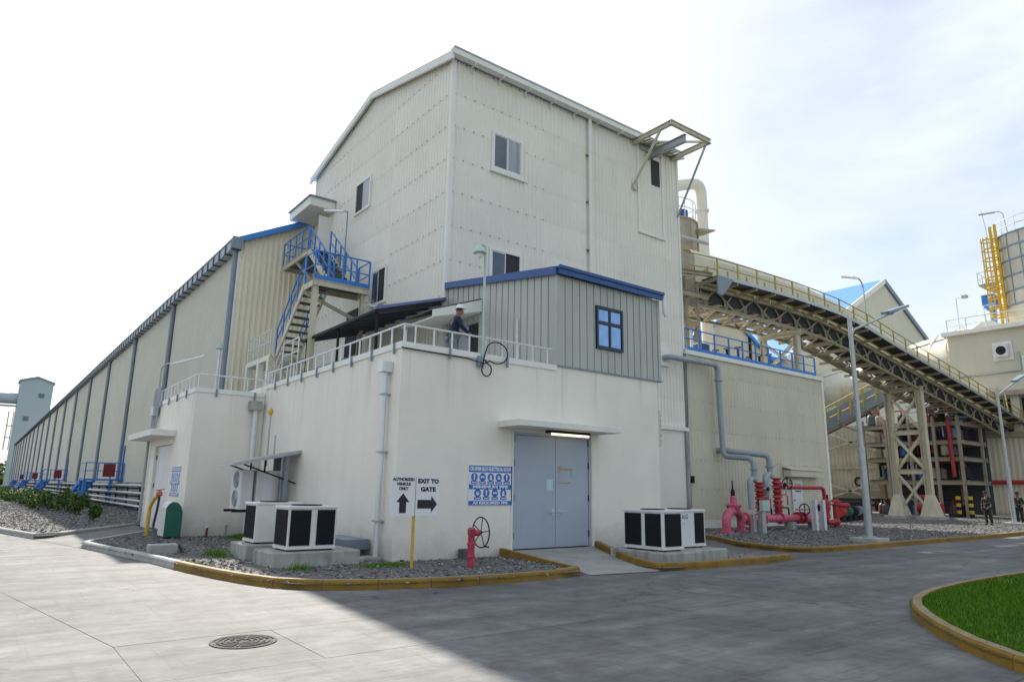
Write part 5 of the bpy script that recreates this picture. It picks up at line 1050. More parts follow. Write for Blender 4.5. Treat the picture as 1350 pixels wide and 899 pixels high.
for p, q in (((71.4, 40, 8.6), (71.4, 29.3, 4.6)), ((71.4, 38.6, 6.0), (71.4, 29.8, 8.4)), ((71.4, 40, 3.2), (71.4, 29.3, -.1)), ((71.4, 38.8, 1.0), (71.4, 29.0, 4.2))): put('brace', MB().beam(p, q, .2, .2), 'tank', pw)
put('column', MB().box(71.2, 71.7, 28.8, 29.4, 0, 8.5), 'beam', pw)
put('low_pipe', MB().cyl((71, 46, 1.1), (71, 26, 1.1), .14, n=8).cyl((71, 46, .6), (71, 26, .6), .12, n=8), 'black', pw); 
put('vent_hood', MB().torus((71.85, 35.2, 2.9), .4, .1, 'x', 12, 5), 'black', pw)
# dark process frame between trestle and works building
pf = thing('steel_framework', 'dark steel frame crowded with pipes and pumps under the conveyor', 'frame', (60, 22, 0))
for x in (58.2, 62.5):
    for y in (20.7, 22.4, 24.2, 26.0, 27.8): put('column', MB().box(x - .1, x + .1, y - .1, y + .1, 0, 7.6), 'tank', pf)
for z in (2.6, 4.35, 5.6, 7.0):
    for x in (58.2, 62.5): put('beam', MB().ibeam((x, 20.4, z), (x, 28.0, z), .22, .32), 'beam' if z == 4.35 and x < 60 else 'tank', pf)
    for y in (20.7, 24.2, 27.8): put('beam', MB().ibeam((58.2, y, z), (62.5, y, z), .2, .3), 'tank', pf)
    put('floor_grating', MB().box(58.4, 62.3, 20.9, 27.6, z + .17, z + .21), 'black', pf)
put('added_dark_sheet', MB().box(63.0, 63.1, 20.5, 28.1, .2, 7.5), 'sheet', pf)  # added dark sheet that stands in for the gloom behind the frame
put('red_riser', MB().cyl((57.9, 21.2, 3.0), (57.9, 21.25, 7.3), .14, n=10), 'red', pf, True)
rg2 = random.Random(5)
for i in range(56):
    y = 20.9 + rg2.random() * 6.4; z = [0.1, 2.85, 4.6, 5.85, 7.2][i % 5]; k = ['navy', 'black', 'redbox', 'gutter', 'tank', 'sheet'][i % 6]; x = 58.4 + rg2.random() * 1.5
    put('vessel', MB().lathe((x, y, z), [(.1, 0), (.32, .05), (.32, .7), (.2, .85), (.05, .9)], 10), k, pf, True)
    put('pipe_run', MB().path([(x, y, z + .8), (x, y, z + 1.2), (x, min(27.5, y + .9), z + 1.2), (x, min(27.5, y + .9), z + .2)], .06, 6, .15), ['galv', 'red', 'black'][i % 3], pf, True)
put('guard_rail', MB().path([(58, 20.6, 8.5), (58, 24.2, 8.5)], .04, 6).path([(58, 20.6, 8.0), (58, 24.2, 8.0)], .03, 6), 'blue', pf)
for i, y in enumerate((20.1, 20.9)):
    t = thing('bollard', ['yellow and black bollard nearer the corrugated works wall', 'yellow and black bollard nearer the trestle'][i], 'bollard', (57.2, y, 0), 'striped bollards by the process frame')
    for k in range(6): put('band', MB().cyl((57.2, y, .1 + k * .25), (57.2, y, .1 + (k + 1) * .25 - .002), .16, n=10), 'yellow' if k % 2 else 'black', t)
rm = thing('red_pump_set', 'red fire pumps and pipes low behind the trestle', 'pumps', (54, 21, 0))
for i in range(4): put('pump', MB().cyl((53.5 + i * .9, 20.6 + i * .5, .7), (53.5 + i * .9, 21.7 + i * .5, .7), .45, n=12), 'red', rm, True)
put('header', MB().cyl((52.5, 21, 1.5), (57, 23.5, 1.5), .16, n=8), 'red', rm, True)
# ------------------------------------------------------------------ pipe yard in front of the low annex
gpn = thing('water_pipe', 'thick grey pipe from the tower wall dropping to the left red valve stack', 'pipe', (26.5, 18.9, 3))
put('pipe', MB().path([(22.95, 19.25, 7.3), (22.95, 18.9, 7.3), (26.3, 18.9, 7.34), (26.42, 18.9, 3.2), (26.75, 17.6, 3.1), (26.75, 17.6, 2.15)], .125, 12, .3), 'pipe', gpn, True)
put('wall_plate', MB().cbox(22.5, 23.35, 19.2, 19.33, 6.95, 7.7, .01), 'trim', gpn); put('drain', MB().path([(26.75, 17.6, 2.2), (26.15, 17.45, 2.2), (26.1, 17.4, .95)], .12, 12, .25), 'pipe', gpn, True)
for z in (2.15, 2.6, 6.6): put('flange', MB().cyl((26.75 if z < 3 else 26.32, 17.6 if z < 3 else 18.9, z), (26.75 if z < 3 else 26.32, 17.6 if z < 3 else 18.9, z + .06), .19, n=12), 'pipe', gpn)
gp2 = thing('water_pipe', 'shorter grey pipe from the annex wall dropping to the right red valve stack', 'pipe', (27.9, 18.5, 3))
put('pipe', MB().path([(26.6, 19.3, 3.5), (26.75, 18.6, 3.42), (27.95, 17.6, 3.28), (27.95, 17.6, 2.35)], .13, 12, .28), 'pipe', gp2, True); put('drain', MB().path([(27.95, 17.6, 2.42), (27.2, 17.35, 2.35), (27.15, 17.3, .8)], .15, 12, .3), 'pipe', gp2, True)
for z in (2.35, 2.75): put('flange', MB().cyl((27.95, 17.6, z), (27.95, 17.6, z + .06), .2, n=12), 'pipe', gp2)
pm = thing('pink_main', 'faded pink water main with an upside down U bend and a stem valve', 'pipe', (24.2, 17, 0))
put('u_bend', MB().path([(23.4, 16.75, .06), (23.4, 16.75, .78), (24.2, 16.95, .95), (24.95, 17.15, .78), (24.95, 17.15, .06)], .17, 14, .45, 6), 'pink', pm, True)
for x, y in ((23.4, 16.75), (24.95, 17.15)): put('flange', MB().cyl((x, y, .09), (x, y, .16), .28, n=14), 'pink', pm)
put('valve_body', MB().lathe((24.2, 16.95, 0), [(.2, .85), (.26, 1.05), (.3, 1.1), (.3, 1.16), (.14, 1.22), (.11, 1.48), (.06, 1.52)], 14), 'pink', pm, True); put('stem', MB().cyl((24.2, 16.95, 1.5), (24.2, 16.95, 2.1), .03, n=6).lathe((24.2, 16.95, 1.5), [(.08, 0), (.09, .15), (.04, .3)], 8), 'black', pm)
put('main', MB().cyl((25.0, 17.2, .58), (31.0, 17.0, .57), .16, n=14), 'pink', pm, True)
for x in (25.3, 26.5, 27.7, 29.0, 29.35, 30.1, 30.9): put('flange', MB().cyl((x, 17.2 - (x - 25) * .033, .58), (x + .07, 17.2 - (x - 25) * .033, .58), .26, n=14), 'pink' if x < 29 else 'red', pm)
put('stub', MB().cyl((25.6, 17.15, .1), (25.6, 17.15, .5), .08, n=8), 'pink', pm)
for x in (26.0, 28.4, 30.3): put('pedestal', MB().box(x - .15, x + .15, 16.85, 17.25, .05, .42), 'conc' if x < 30 else 'gutter', pm)
gv = put('gate_valve', MB().lathe((29.9, 17.0, .57), [(.17, -.5), (.24, -.3), (.27, 0), (.24, .3), (.17, .5)], 12, 'x'), 'pink', pm, True)
def valve_stack(x, y, z0, z1, lab):
    t = thing('valve_stack', lab, 'valves', (x, y, z0), 'red sprinkler valve stacks'); z = z0
    prof = []
    h = (z1 - z0) / 4
    for k in range(4): put('valve_body', MB().lathe((x, y, z0 + k * h), [(.13, .0), (.21, .012), (.21, .05), (.13, .07), (.19 + .03 * (k % 2), h * .45), (.17, h * .62), (.12, h - .09), (.21, h - .06), (.21, h - .012)], 12), 'fadedred' if k % 2 else 'red', t, True)
    for k, (dx, dz) in enumerate(((.36, .55), (.4, .2), (-.34, .35), (.3, .8))):
        zz = z0 + (z1 - z0) * dz; put('trim_pipe', MB().path([(x, y - .1, zz), (x + dx, y - .25, zz), (x + dx, y - .25, zz - .45)], .035, 6, .08), ['pink', 'black', 'red', 'galv'][k], t, True)
    put('gauge', MB().cyl((x + .1, y - .3, z1 - .3), (x + .1, y - .36, z1 - .3), .09, n=10), 'black', t)
    return t
a = valve_stack(26.7, 17.35, .72, 2.1, 'left red sprinkler valve stack under the tall grey pipe'); b = valve_stack(27.95, 17.3, .7, 2.3, 'right red sprinkler valve stack with two black handwheels')
for (x, y, z, ax) in ((28.45, 17.1, 2.05, 'x'), (29.1, 16.75, .95, 'x')):
    w = put('handwheel', MB().torus((x, y, z), .24, .025, ax, 18, 5).box(x - .015, x + .015, y - .24, y + .24, z - .015, z + .015).box(x - .015, x + .015, y - .015, y + .015, z - .24, z + .24), 'black', b); put('spindle', MB().cyl((x - .6, y + .05, z), (x, y, z), .04, n=6), 'pink', b)
rp2 = thing('fire_pipe', 'thin bright red pipe running across the small white door and down to the ground valves', 'pipe', (29, 17, 1.8))
put('pipe', MB().path([(27.95, 17.2, 1.88), (31.3, 17.0, 1.9), (31.35, 17.0, .5)], .085, 10, .22), 'red', rp2, True); put('wall_pipe', MB().cyl((29.3, 19.2, 2.05), (33, 19.2, 2.0), .03, n=6), 'rail', rp2)
put('check_valve', MB().lathe((31.35, 17.0, .5), [(.1, 0), (.2, .02), (.2, .08), (.16, .3), (.22, .5), (.2, .8), (.1, .9)], 12), 'red', rp2, True)
put('elbow', MB().path([(31.35, 17, .6), (31.35, 17, .35), (32.6, 17.1, .35)], .12, 10, .2), 'red', rp2, True)
sp_posts = thing('pipe_support', 'pair of pale flanged steel posts standing before the red pipe', 'posts', (29, 16, 0))
for x in (28.75, 29.4): put('post', MB().ibeam((x, 16.1, .05), (x, 16.1, 1.38), .2, .22), 'rail', sp_posts)
put('small_lamp', MB().lathe((28.9, 15.98, 1.1), [(.04, -.2), (.09, 0), (.03, .1)], 8), 'black', sp_posts)
sb2 = thing('pipe_support', 'galvanised support post with a pale box before the valve stacks', 'post', (24.8, 16, 0)); put('post', MB().box(24.7, 24.95, 16.0, 16.2, .05, .95).box(24.4, 24.6, 16.2, 16.35, .05, .8), 'galv', sb2); put('box', MB().cbox(24.55, 25.05, 15.85, 16.02, .95, 1.35, .02), 'lightgreen', sb2)
hy = thing('hydrant_group', 'small dark red ground hydrant with valves at the annex corner', 'hydrant', (33.5, 17.4, 0))
put('barrel', MB().lathe((33.2, 17.5, 0), [(.14, .05), (.14, 1.1), (.24, 1.12), (.24, 1.3), (.1, 1.4)], 12), 'red', hy, True); put('branch', MB().path([(33.2, 17.5, 1.2), (31.9, 17.5, 1.2)], .07, 8).path([(33.2, 17.5, .35), (32.2, 17.2, .35)], .12, 8), 'galv', hy, True)
put('side_outlet', MB().cyl((33.3, 17.5, 1.1), (33.9, 17.2, 1.1), .12, n=8), 'red', hy); put('lever', MB().box(32.4, 32.5, 17.45, 17.55, 1.2, 1.6), 'black', hy)
hz = thing('pump_group', 'dark pumps and red pipes in the shade past the annex corner', 'pumps', (42, 21, 0))
for i in range(4): put('pump', MB().cyl((38.6 + i * 1.5, 20.2 + i * .4, .65), (39.4 + i * 1.5, 20.4 + i * .4, .65), .3, n=10), ['red', 'green', 'black', 'gutter'][i], hz, True); put('stand', MB().box(38.8 + i * 1.5, 39.2 + i * 1.5, 20.1 + i * .4, 20.4 + i * .4, .05, .5), 'black', hz)
put('header_pipe', MB().cyl((37.5, 20.2, 1.15), (46, 22, 1.15), .1, n=8), 'black', hz)
# ------------------------------------------------------------------ condensers
def pad(x0, x1, y0, y1, z0, z1, lab, lb2): return tag(put('concrete_pad', MB().cbox(x0, x1, y0, y1, z0, z1, .025), 'conc'), lab, 'pad')
def condenser(x, y, w, d, z, h, lab, front, left, logo=False):
    t = thing('air_condenser', lab, 'air conditioner', (x, y, z), 'white outdoor condenser units on concrete pads')
    put('casing', MB().cbox(x + .012, x + w - .012, y + .012, y + d - .012, z + .03, z + h - .045, .008), 'acw', t)
    put('lid', MB().cbox(x - .008, x + w + .008, y - .008, y + d + .008, z + h - .045, z + h, .012), 'acw', t)
    put('base_frame', MB().box(x, x + w, y, y + d, z, z + .05), 'acw', t)
    for px, py in ((x + .05, y + .06), (x + w - .15, y + .06), (x + .05, y + d - .12), (x + w - .15, y + d - .12)): put('foot', MB().box(px, px + .1, py, py + .06, z - .035, z), 'black', t)
    def grille(ax, a0, a1, p):
        b = MB(); f = MB(); z0, z1 = z + .075, z + h - .075
        if ax == 'x':
            b.box(a0, a1, p - .004, p + .004, z0, z1); n = int((z1 - z0) / .05)
            for k in range(n): f.box(a0, a1, p - .012, p - .006, z0 + k * .05, z0 + k * .05 + .008)
            for k in range(int((a1 - a0) / .09) + 1): f.box(a0 + k * .09, a0 + k * .09 + .006, p - .014, p - .0125, z0, z1)
        else:
            b.box(p - .004, p + .004, a0, a1, z0, z1); n = int((z1 - z0) / .05)
            for k in range(n): f.box(p - .012, p - .006, a0, a1, z0 + k * .05, z0 + k * .05 + .008)
            for k in range(int((a1 - a0) / .09) + 1): f.box(p - .014, p - .0125, a0 + k * .09, a0 + k * .09 + .006, z0, z1)
        c = put('coil_panel', b, 'coil', t); put('grille', f, 'black', c)
    for a0, a1 in front: grille('x', x + a0, x + a1, y + .006)
    for a0, a1 in left: grille('y', y + a0, y + a1, x + .006)
    put('fan_guard', MB().torus((x + w / 2, y + d / 2, z + h + .01), min(w, d) * .38, .012, 'z', 20, 5).torus((x + w / 2, y + d / 2, z + h + .01), min(w, d) * .22, .01, 'z', 16, 5), 'black', t)
    if logo:
        text_mesh('LG', .15, t, (x + .33, y + .006, z + h - .17), (1, 0, 0), (0, 0, 1), 'gutter'); put('logo_disc', MB().lathe((x + .17, y + .008, z + h - .17), [(.062, -.004), (.045, 0)], 16, 'y'), 'redink', t)
        text_mesh('LG', .06, t, (x + .27, y + .006, z + h - .33), (1, 0, 0), (0, 0, 1), 'galv')
    return t
pad(4.72, 6.55, 13.66, 14.85, .05, .37, 'stained concrete pad under the front left condenser', 0); pad(4.75, 6.3, 15.4, 16.6, .05, .40, 'concrete pad under the rear left condenser', 0)
condenser(5.03, 13.82, 1.03, .80, .405, .84, 'white condenser with two dark front panels nearest the road at left', ((.05, .47), (.60, .98)), ((.06, .74),))
condenser(4.93, 15.55, 1.03, .78, .435, .84, 'white condenser behind the left pair front unit with its plain face showing', (), ((.06, .72),))
pipe_e = tag(put('pipe_elbow', MB().path([(5.6, 15.5, .75), (5.6, 15.2, .75), (5.6, 15.2, .45), (5.6, 15.0, .42)], .05, 8, .08), 'black', smooth=True), 'black insulated pipe elbow between the two left condensers', 'pipe')
pad(12.27, 13.45, 10.33, 12.1, .03, .31, 'mossy concrete pad under the right condenser with dark side panels', 0); pad(13.5, 14.75, 10.55, 12.0, .03, .31, 'mossy concrete pad under the right condenser with the round red logo', 0)
condenser(12.45, 10.62, .74, 1.2, .345, .87, 'white condenser right of the door ramp with two dark panels on its long side', ((.10, .66),), ((.05, .52), (.64, 1.15)))
condenser(13.5, 11.05, 1.08, .74, .345, .87, 'white condenser with the round red logo at the far right of the pads', ((.66, 1.02),), (), True)
cbx = tag(put('vent_block', MB().cbox(14.9, 15.3, 13.2, 13.57, .1, .55, .02), 'green'), 'small dark green box at the wall foot behind the right condensers', 'box')
# split units and lean-to by the white wall
lt_ = thing('sheet_shelter', 'small lean to metal roof on struts over the split unit at the white wall', 'shelter', (6.3, 20, 2.2))
put('roof_sheet', MB().prism([(5.42, 2.16), (7.24, 2.58), (7.24, 2.62), (5.42, 2.20)], 'y', 19.3, 20.9), 'galv', lt_); put('rib', MB().beam((5.42, 19.3, 2.17), (7.24, 19.3, 2.59), .06, .09), 'galv', lt_)
for y in (19.45, 20.7): put('strut', MB().beam((7.2, y, 1.7), (5.7, y, 2.2), .04, .04).beam((6.3, y, 2.0), (6.3, y, 2.33), .04, .04), 'black', lt_)
put('post', MB().box(6.85, 6.95, 19.4, 19.5, .2, 2.5), 'gutter', lt_); put('post', MB().box(6.98, 7.2, 20.75, 20.8, .2, 2.5), 'gutter', lt_)
for (y, z0, z1) in ((21.2, 2.2, 3.75), (20.6, 2.4, 3.1)): put('mast', MB().cyl((6.9, y, z0), (6.9, y, z1), .03, n=6), 'galv', lt_)
put('warning_light', MB().lathe((6.9, 21.2, 3.75), [(.06, 0), (.08, .1), (.04, .2)], 10), 'yellow', lt_)
su = thing('split_unit', 'white two fan split unit hanging on black brackets below the small metal roof', 'air conditioner', (6, 20.4, .95))
put('casing', MB().cbox(5.86, 6.2, 20.0, 20.95, .98, 2.06, .02), 'acw', su)
for z in (1.27, 1.78): put('fan_guard', MB().torus((5.85, 20.45, z), .22, .018, 'x', 22, 5).torus((5.85, 20.45, z), .12, .012, 'x', 18, 5), 'galv', su); put('fan_hole', MB().lathe((5.852, 20.45, z), [(.21, 0), (.21, .005)], 22, 'x'), 'gutter', su)
put('bracket', MB().box(5.7, 7.2, 20.05, 20.11, .90, .97).box(5.7, 7.2, 20.8, 20.86, .90, .97), 'black', su)
ec = thing('electric_cabinet', 'grey electric cabinet between the split unit and the white wall', 'cabinet', (6.6, 20, .3)); put('body', MB().cbox(6.28, 6.98, 19.95, 20.5, .3, 2.05, .02), 'acw', ec); put('door', MB().box(6.45, 6.72, 19.93, 19.949, .5, 1.95), 'signw', ec); put('conduit', MB().cyl((6.85, 19.9, .2), (6.85, 19.9, 2.0), .03, n=6).cyl((6.92, 19.9, .2), (6.92, 19.9, 1.9), .03, n=6), 'galv', ec)
# ------------------------------------------------------------------ signs
sg = thing('direction_sign', 'white two board direction sign with black arrows on a yellow post', 'sign', (7.03, 12.4, 0))
put('post', MB().cyl((7.06, 12.42, .02), (7.06, 12.42, 1.86), .03, n=10), 'yellow', sg, True)
put('board', MB().cbox(6.49, 7.035, 12.345, 12.365, 1.088, 1.876, .004), 'signw', sg); put('board', MB().cbox(7.055, 7.61, 12.345, 12.365, 1.094, 1.880, .004), 'signw', sg)
FX, FZ, FY = (1, 0, 0), (0, 0, 1), 12.341
text_mesh('AUTHORIZED', .075, sg, (6.765, FY, 1.80), FX, FZ, 'ink', .49, .06); text_mesh('VEHICLE', .075, sg, (6.765, FY, 1.71), FX, FZ, 'ink', .32, .06); text_mesh('ONLY', .075, sg, (6.765, FY, 1.62), FX, FZ, 'ink', .21, .06)
text_mesh('EXIT TO', .115, sg, (7.33, FY, 1.77), FX, FZ, 'ink', .49, .06); text_mesh('GATE', .115, sg, (7.33, FY, 1.61), FX, FZ, 'ink', .35, .06)
def flat(name, pts, y, material, parent): put(name, MB().add([(x, y, z) for x, z in pts], [tuple(range(len(pts)))]), material, parent)
flat('arrow', [(6.685, 1.15), (6.835, 1.15), (6.835, 1.36), (6.905, 1.36), (6.76, 1.53), (6.615, 1.36), (6.685, 1.36)], FY, 'ink', sg)
flat('arrow', [(7.09, 1.235), (7.41, 1.235), (7.41, 1.155), (7.55, 1.32), (7.41, 1.485), (7.41, 1.405), (7.09, 1.405)], FY, 'ink', sg)
def ppe(t, o, ux, W, H):      # blue and white notice: o = lower left corner, ux = direction to the right, out = towards the reader
    ux = Vector(ux); out = ux.cross(Vector((0, 0, 1))); o = Vector(o)
    def P(u, v, d=0): return o + ux * u + Vector((0, 0, v)) + out * d
    def quad(name, u0, u1, v0, v1, d, m_): put(name, MB().add([P(u0, v0, d), P(u1, v0, d), P(u1, v1, d), P(u0, v1, d)], [(0, 1, 2, 3)]), m_, t)
    def disc(u, v, r, d, m_, nm='symbol'): put(nm, MB().add([P(u + r * math.cos(k * .524), v + r * math.sin(k * .524), d) for k in range(12)], [tuple(range(12))]), m_, t)
    b = MB(); vs = [P(u, v, d) for d in (0, .012) for u, v in ((0, 0), (W, 0), (W, H), (0, H))]
    put('board', b.add(vs, [(0, 3, 2, 1), (4, 5, 6, 7), (0, 1, 5, 4), (1, 2, 6, 5), (2, 3, 7, 6), (3, 0, 4, 7)]), 'signw', t)
    for v0, v1, tx in ((.82, .985, 'CRUSHER BLDG ELECTRICAL ROOM'), (.40, .52, 'MINIMUM PPE'), (.01, .12, 'AS REQUIRED PPE')):
        quad('band', .012 * W, .988 * W, v0 * H, v1 * H, .014, 'signb'); text_mesh(tx, (v1 - v0) * H * .78, t, P(W / 2, (v0 + v1) / 2 * H, .017), ux, (0, 0, 1), 'signw', W * (.93 if tx[0] == 'C' else .8), .05)
    for n_, v in ((5, .70), (4, .31)):
        for k in range(n_):
            u = W * (.13 + k * .185) if n_ == 5 else W * (.21 + k * .195)
            disc(u, v * H, .075 * W, .014, 'signb'); quad('caption', u - .075 * W, u + .075 * W, (v - .165) * H, (v - .095) * H, .014, 'signb')
            quad('caption_line', u - .055 * W, u + .055 * W, (v - .14) * H, (v - .12) * H, .017, 'signw')
            i = (k + n_) % 4
            if i == 0: disc(u, v * H - .005, .035 * W, .017, 'signw'); quad('symbol', u - .045 * W, u + .045 * W, v * H + .004, v * H + .014, .019, 'signb')
            elif i == 1: quad('symbol', u - .012 * W, u + .012 * W, v * H - .05 * W, v * H + .05 * W, .017, 'signw'); disc(u, v * H + .03 * W, .02 * W, .018, 'signw')
            elif i == 2: quad('symbol', u - .045 * W, u + .045 * W, v * H - .012 * W, v * H + .018 * W, .017, 'signw')
            else: put('symbol', MB().add([P(u - .03 * W, v * H - .05 * W, .017), P(u + .03 * W, v * H - .05 * W, .017), P(u + .015 * W, v * H + .05 * W, .017), P(u - .02 * W, v * H + .03 * W, .017)], [(0, 1, 2, 3)]), 'signw', t)
t = thing('safety_notice', 'blue and white safety notice left of the big double doors', 'sign', (9.14, 13.59, 1.25)); ppe(t, (9.14, 13.597, 1.25), (1, 0, 0), 1.29, .94)
t = thing('safety_notice', 'blue and white safety notice on the annex beside its door', 'sign', (5.09, 25.2, 1.25)); ppe(t, (5.097, 25.05, 1.25), (0, -1, 0), 1.3, .94)
# ------------------------------------------------------------------ hydrant valve with wheel
hv = thing('hydrant_valve', 'faded red standpipe valve with a big black handwheel by the double doors', 'valve', (8.12, 11.9, 0))
put('standpipe', MB().lathe((8.12, 11.9, 0), [(.075, .03), (.075, .28), (.088, .29), (.088, .33), (.072, .34), (.072, .52), (.085, .53), (.085, .57), (.068, .58), (.068, .72), (.082, .74), (.082, .84), (.05, .87)], 14), 'fadedred', hv, True)
put('gearbox', MB().cyl((8.09, 11.9, .76), (8.31, 11.9, .76), .062, n=12), 'fadedred', hv, True)
hw = put('handwheel', MB().torus((8.35, 11.9, .77), .30, .014, 'x', 32, 6), 'black', hv, True)
hb = MB().cyl((8.30, 11.9, .77), (8.37, 11.9, .77), .03, n=8)
for k in range(5): a = math.pi / 2 + .18 + k * 1.2566; hb.cyl((8.35, 11.9, .77), (8.35, 11.9 + .3 * math.cos(a), .77 + .3 * math.sin(a)), .010, n=6)
put('spokes', hb, 'black', hw); put('grip', MB().cyl((8.35, 11.74, .50), (8.44, 11.74, .49), .018, n=6), 'black', hw)
# ------------------------------------------------------------------ things by the annex
gc = thing('hose_cabinet', 'dark green arch topped cabinet with pale side at the annex corner', 'cabinet', (4.7, 22.4, .1))
arch = [(4.50, .15), (4.95, .15), (4.95, .85), (4.88, 1.02), (4.78, 1.11), (4.66, 1.13), (4.56, 1.06), (4.50, .95)]
put('front', MB().prism(arch, 'y', 22.28, 22.33), 'green', gc); put('body', MB().prism([(x + (.012 if x < 4.7 else -.012), z) for x, z in arch], 'y', 22.33, 23.2), 'acw', gc)
hd = thing('water_standpipe', 'bent yellow standpipe with orange tap head and a black hose', 'standpipe', (4.45, 23.6, .1))
put('pipe', MB().path([(4.35, 23.9, .08), (4.35, 23.9, .95), (4.42, 23.5, 1.25), (4.46, 23.35, 1.3)], .055, 10, .2), 'yellow', hd, True); put('tap', MB().lathe((4.46, 23.3, 1.26), [(.05, 0), (.09, .04), (.09, .12), (.04, .18)], 10), 'orange', hd); put('tap_lever', MB().beam((4.36, 23.3, 1.44), (4.6, 23.3, 1.48), .03, .03), 'orange', hd)
put('hose', MB().path([(4.46, 23.25, 1.25), (4.38, 22.9, .9), (4.25, 22.6, .4), (4.12, 20.8, .13), (3.95, 18.7, .16), (3.98, 18.0, .27), (4.0, 17.75, .16), (4.0, 17.6, .1)], .035, 8, .3), 'black', hd, True)
tag(put('concrete_block', MB().cbox(3.32, 3.92, 17.7, 18.05, .06, .29, .02), 'kerb'), 'loose pale concrete block on the gravel by the kerb at left', 'block')
for i, (x, lab) in enumerate(((5.75, 'short rusty red pipe stub with a white cap at the annex foot'), (6.3, 'short grey pipe stub at the annex foot'))):
    s = thing('pipe_stub', lab, 'pipe', (x, 22.6, .1)); put('pipe', MB().cyl((x, 22.6, .05), (x, 22.6, .36), .035, n=8), ['redbox', 'pipe'][i], s); put('cap', MB().cyl((x, 22.6, .361), (x, 22.6, .43), .055, n=8), ['trim', 'pipe'][i], s)
# ------------------------------------------------------------------ street lamps
def street_lamp(x, y, h, arm, lab):
    t = thing('street_lamp', lab, 'street lamp', (x, y, 0), 'grey street lamps along the works road')
    put('footing', MB().cbox(x - .45, x + .45, y - .45, y + .45, .02, .24, .02), 'kerb', t)
    put('pole', MB().cyl((x, y, .24), (x, y, 3.15), .115, n=12), 'galv', t, True); put('upper_pole', MB().cyl((x, y, 3.15), (x, y, h), .085, .07, n=12), 'galv', t, True); put('collar', MB().cyl((x, y, 3.08), (x, y, 3.2), .13, n=12), 'galv', t)
    put('base_plate', MB().cyl((x, y, .24), (x, y, .29), .22, n=12), 'galv', t)
    put('arm', MB().path([(x, y, h - .6), (x + .25, y, h - .35), (x + arm * .72, y, h + .78)], .045, 8), 'galv', t, True); put('lower_stay', MB().path([(x, y, h - .25), (x + .3, y, h - .32)], .03, 6), 'galv', t)
    hd_ = MB(); a, b = Vector((x + arm * .62, y, h + .72)), Vector((x + arm, y, h + 1.28)); hd_.beam(a, b, .34, .1); put('head', hd_, 'gutter', t); put('lens', MB().beam(a + Vector((.2, 0, -.0)) + (b - a) * .1 + Vector((0, 0, -.06)), b - (b - a) * .1 + Vector((0, 0, -.06)), .26, .05), 'lampw', t)
street_lamp(23.85, 11.5, 7.72, 4.65, 'grey street lamp on the gravel before the conveyor trestle'); street_lamp(45.6, 14.0, 7.7, 4.9, 'grey street lamp beside the two guards near the right edge')
# ------------------------------------------------------------------ people
def skin_obj(name, nodes, edges, root, material, parent, xf, sub=2, kind=None):
    me = bpy.data.meshes.new(name); keys = list(nodes); idx = {k: i for i, k in enumerate(keys)}
    me.from_pydata([nodes[k][0] for k in keys], [(idx[a], idx[b]) for a, b in edges], [])
    o = bpy.data.objects.new(name, me); COL.objects.link(o); md = o.modifiers.new('skin', 'SKIN'); md.use_smooth_shade = True
    sd_ = o.modifiers.new('sub', 'SUBSURF'); sd_.levels = sub; sd_.render_levels = sub
    for k in keys:
        r = nodes[k][1]; r = r if isinstance(r, tuple) else (r, r); me.skin_vertices[0].data[idx[k]].radius = r; me.skin_vertices[0].data[idx[k]].use_root = (k == root)
    dg = bpy.context.evaluated_depsgraph_get(); dg.update(); m2 = bpy.data.meshes.new_from_object(o.evaluated_get(dg)); bpy.data.objects.remove(o)
    off = wloc(parent)
    for v in m2.vertices: v.co = xf(v.co) - off
    m2.materials.clear(); m2.materials.append(M[material]); m2.shade_smooth(); m2.name = name
    q = bpy.data.objects.new(name, m2); COL.objects.link(q); q.parent = parent; return q
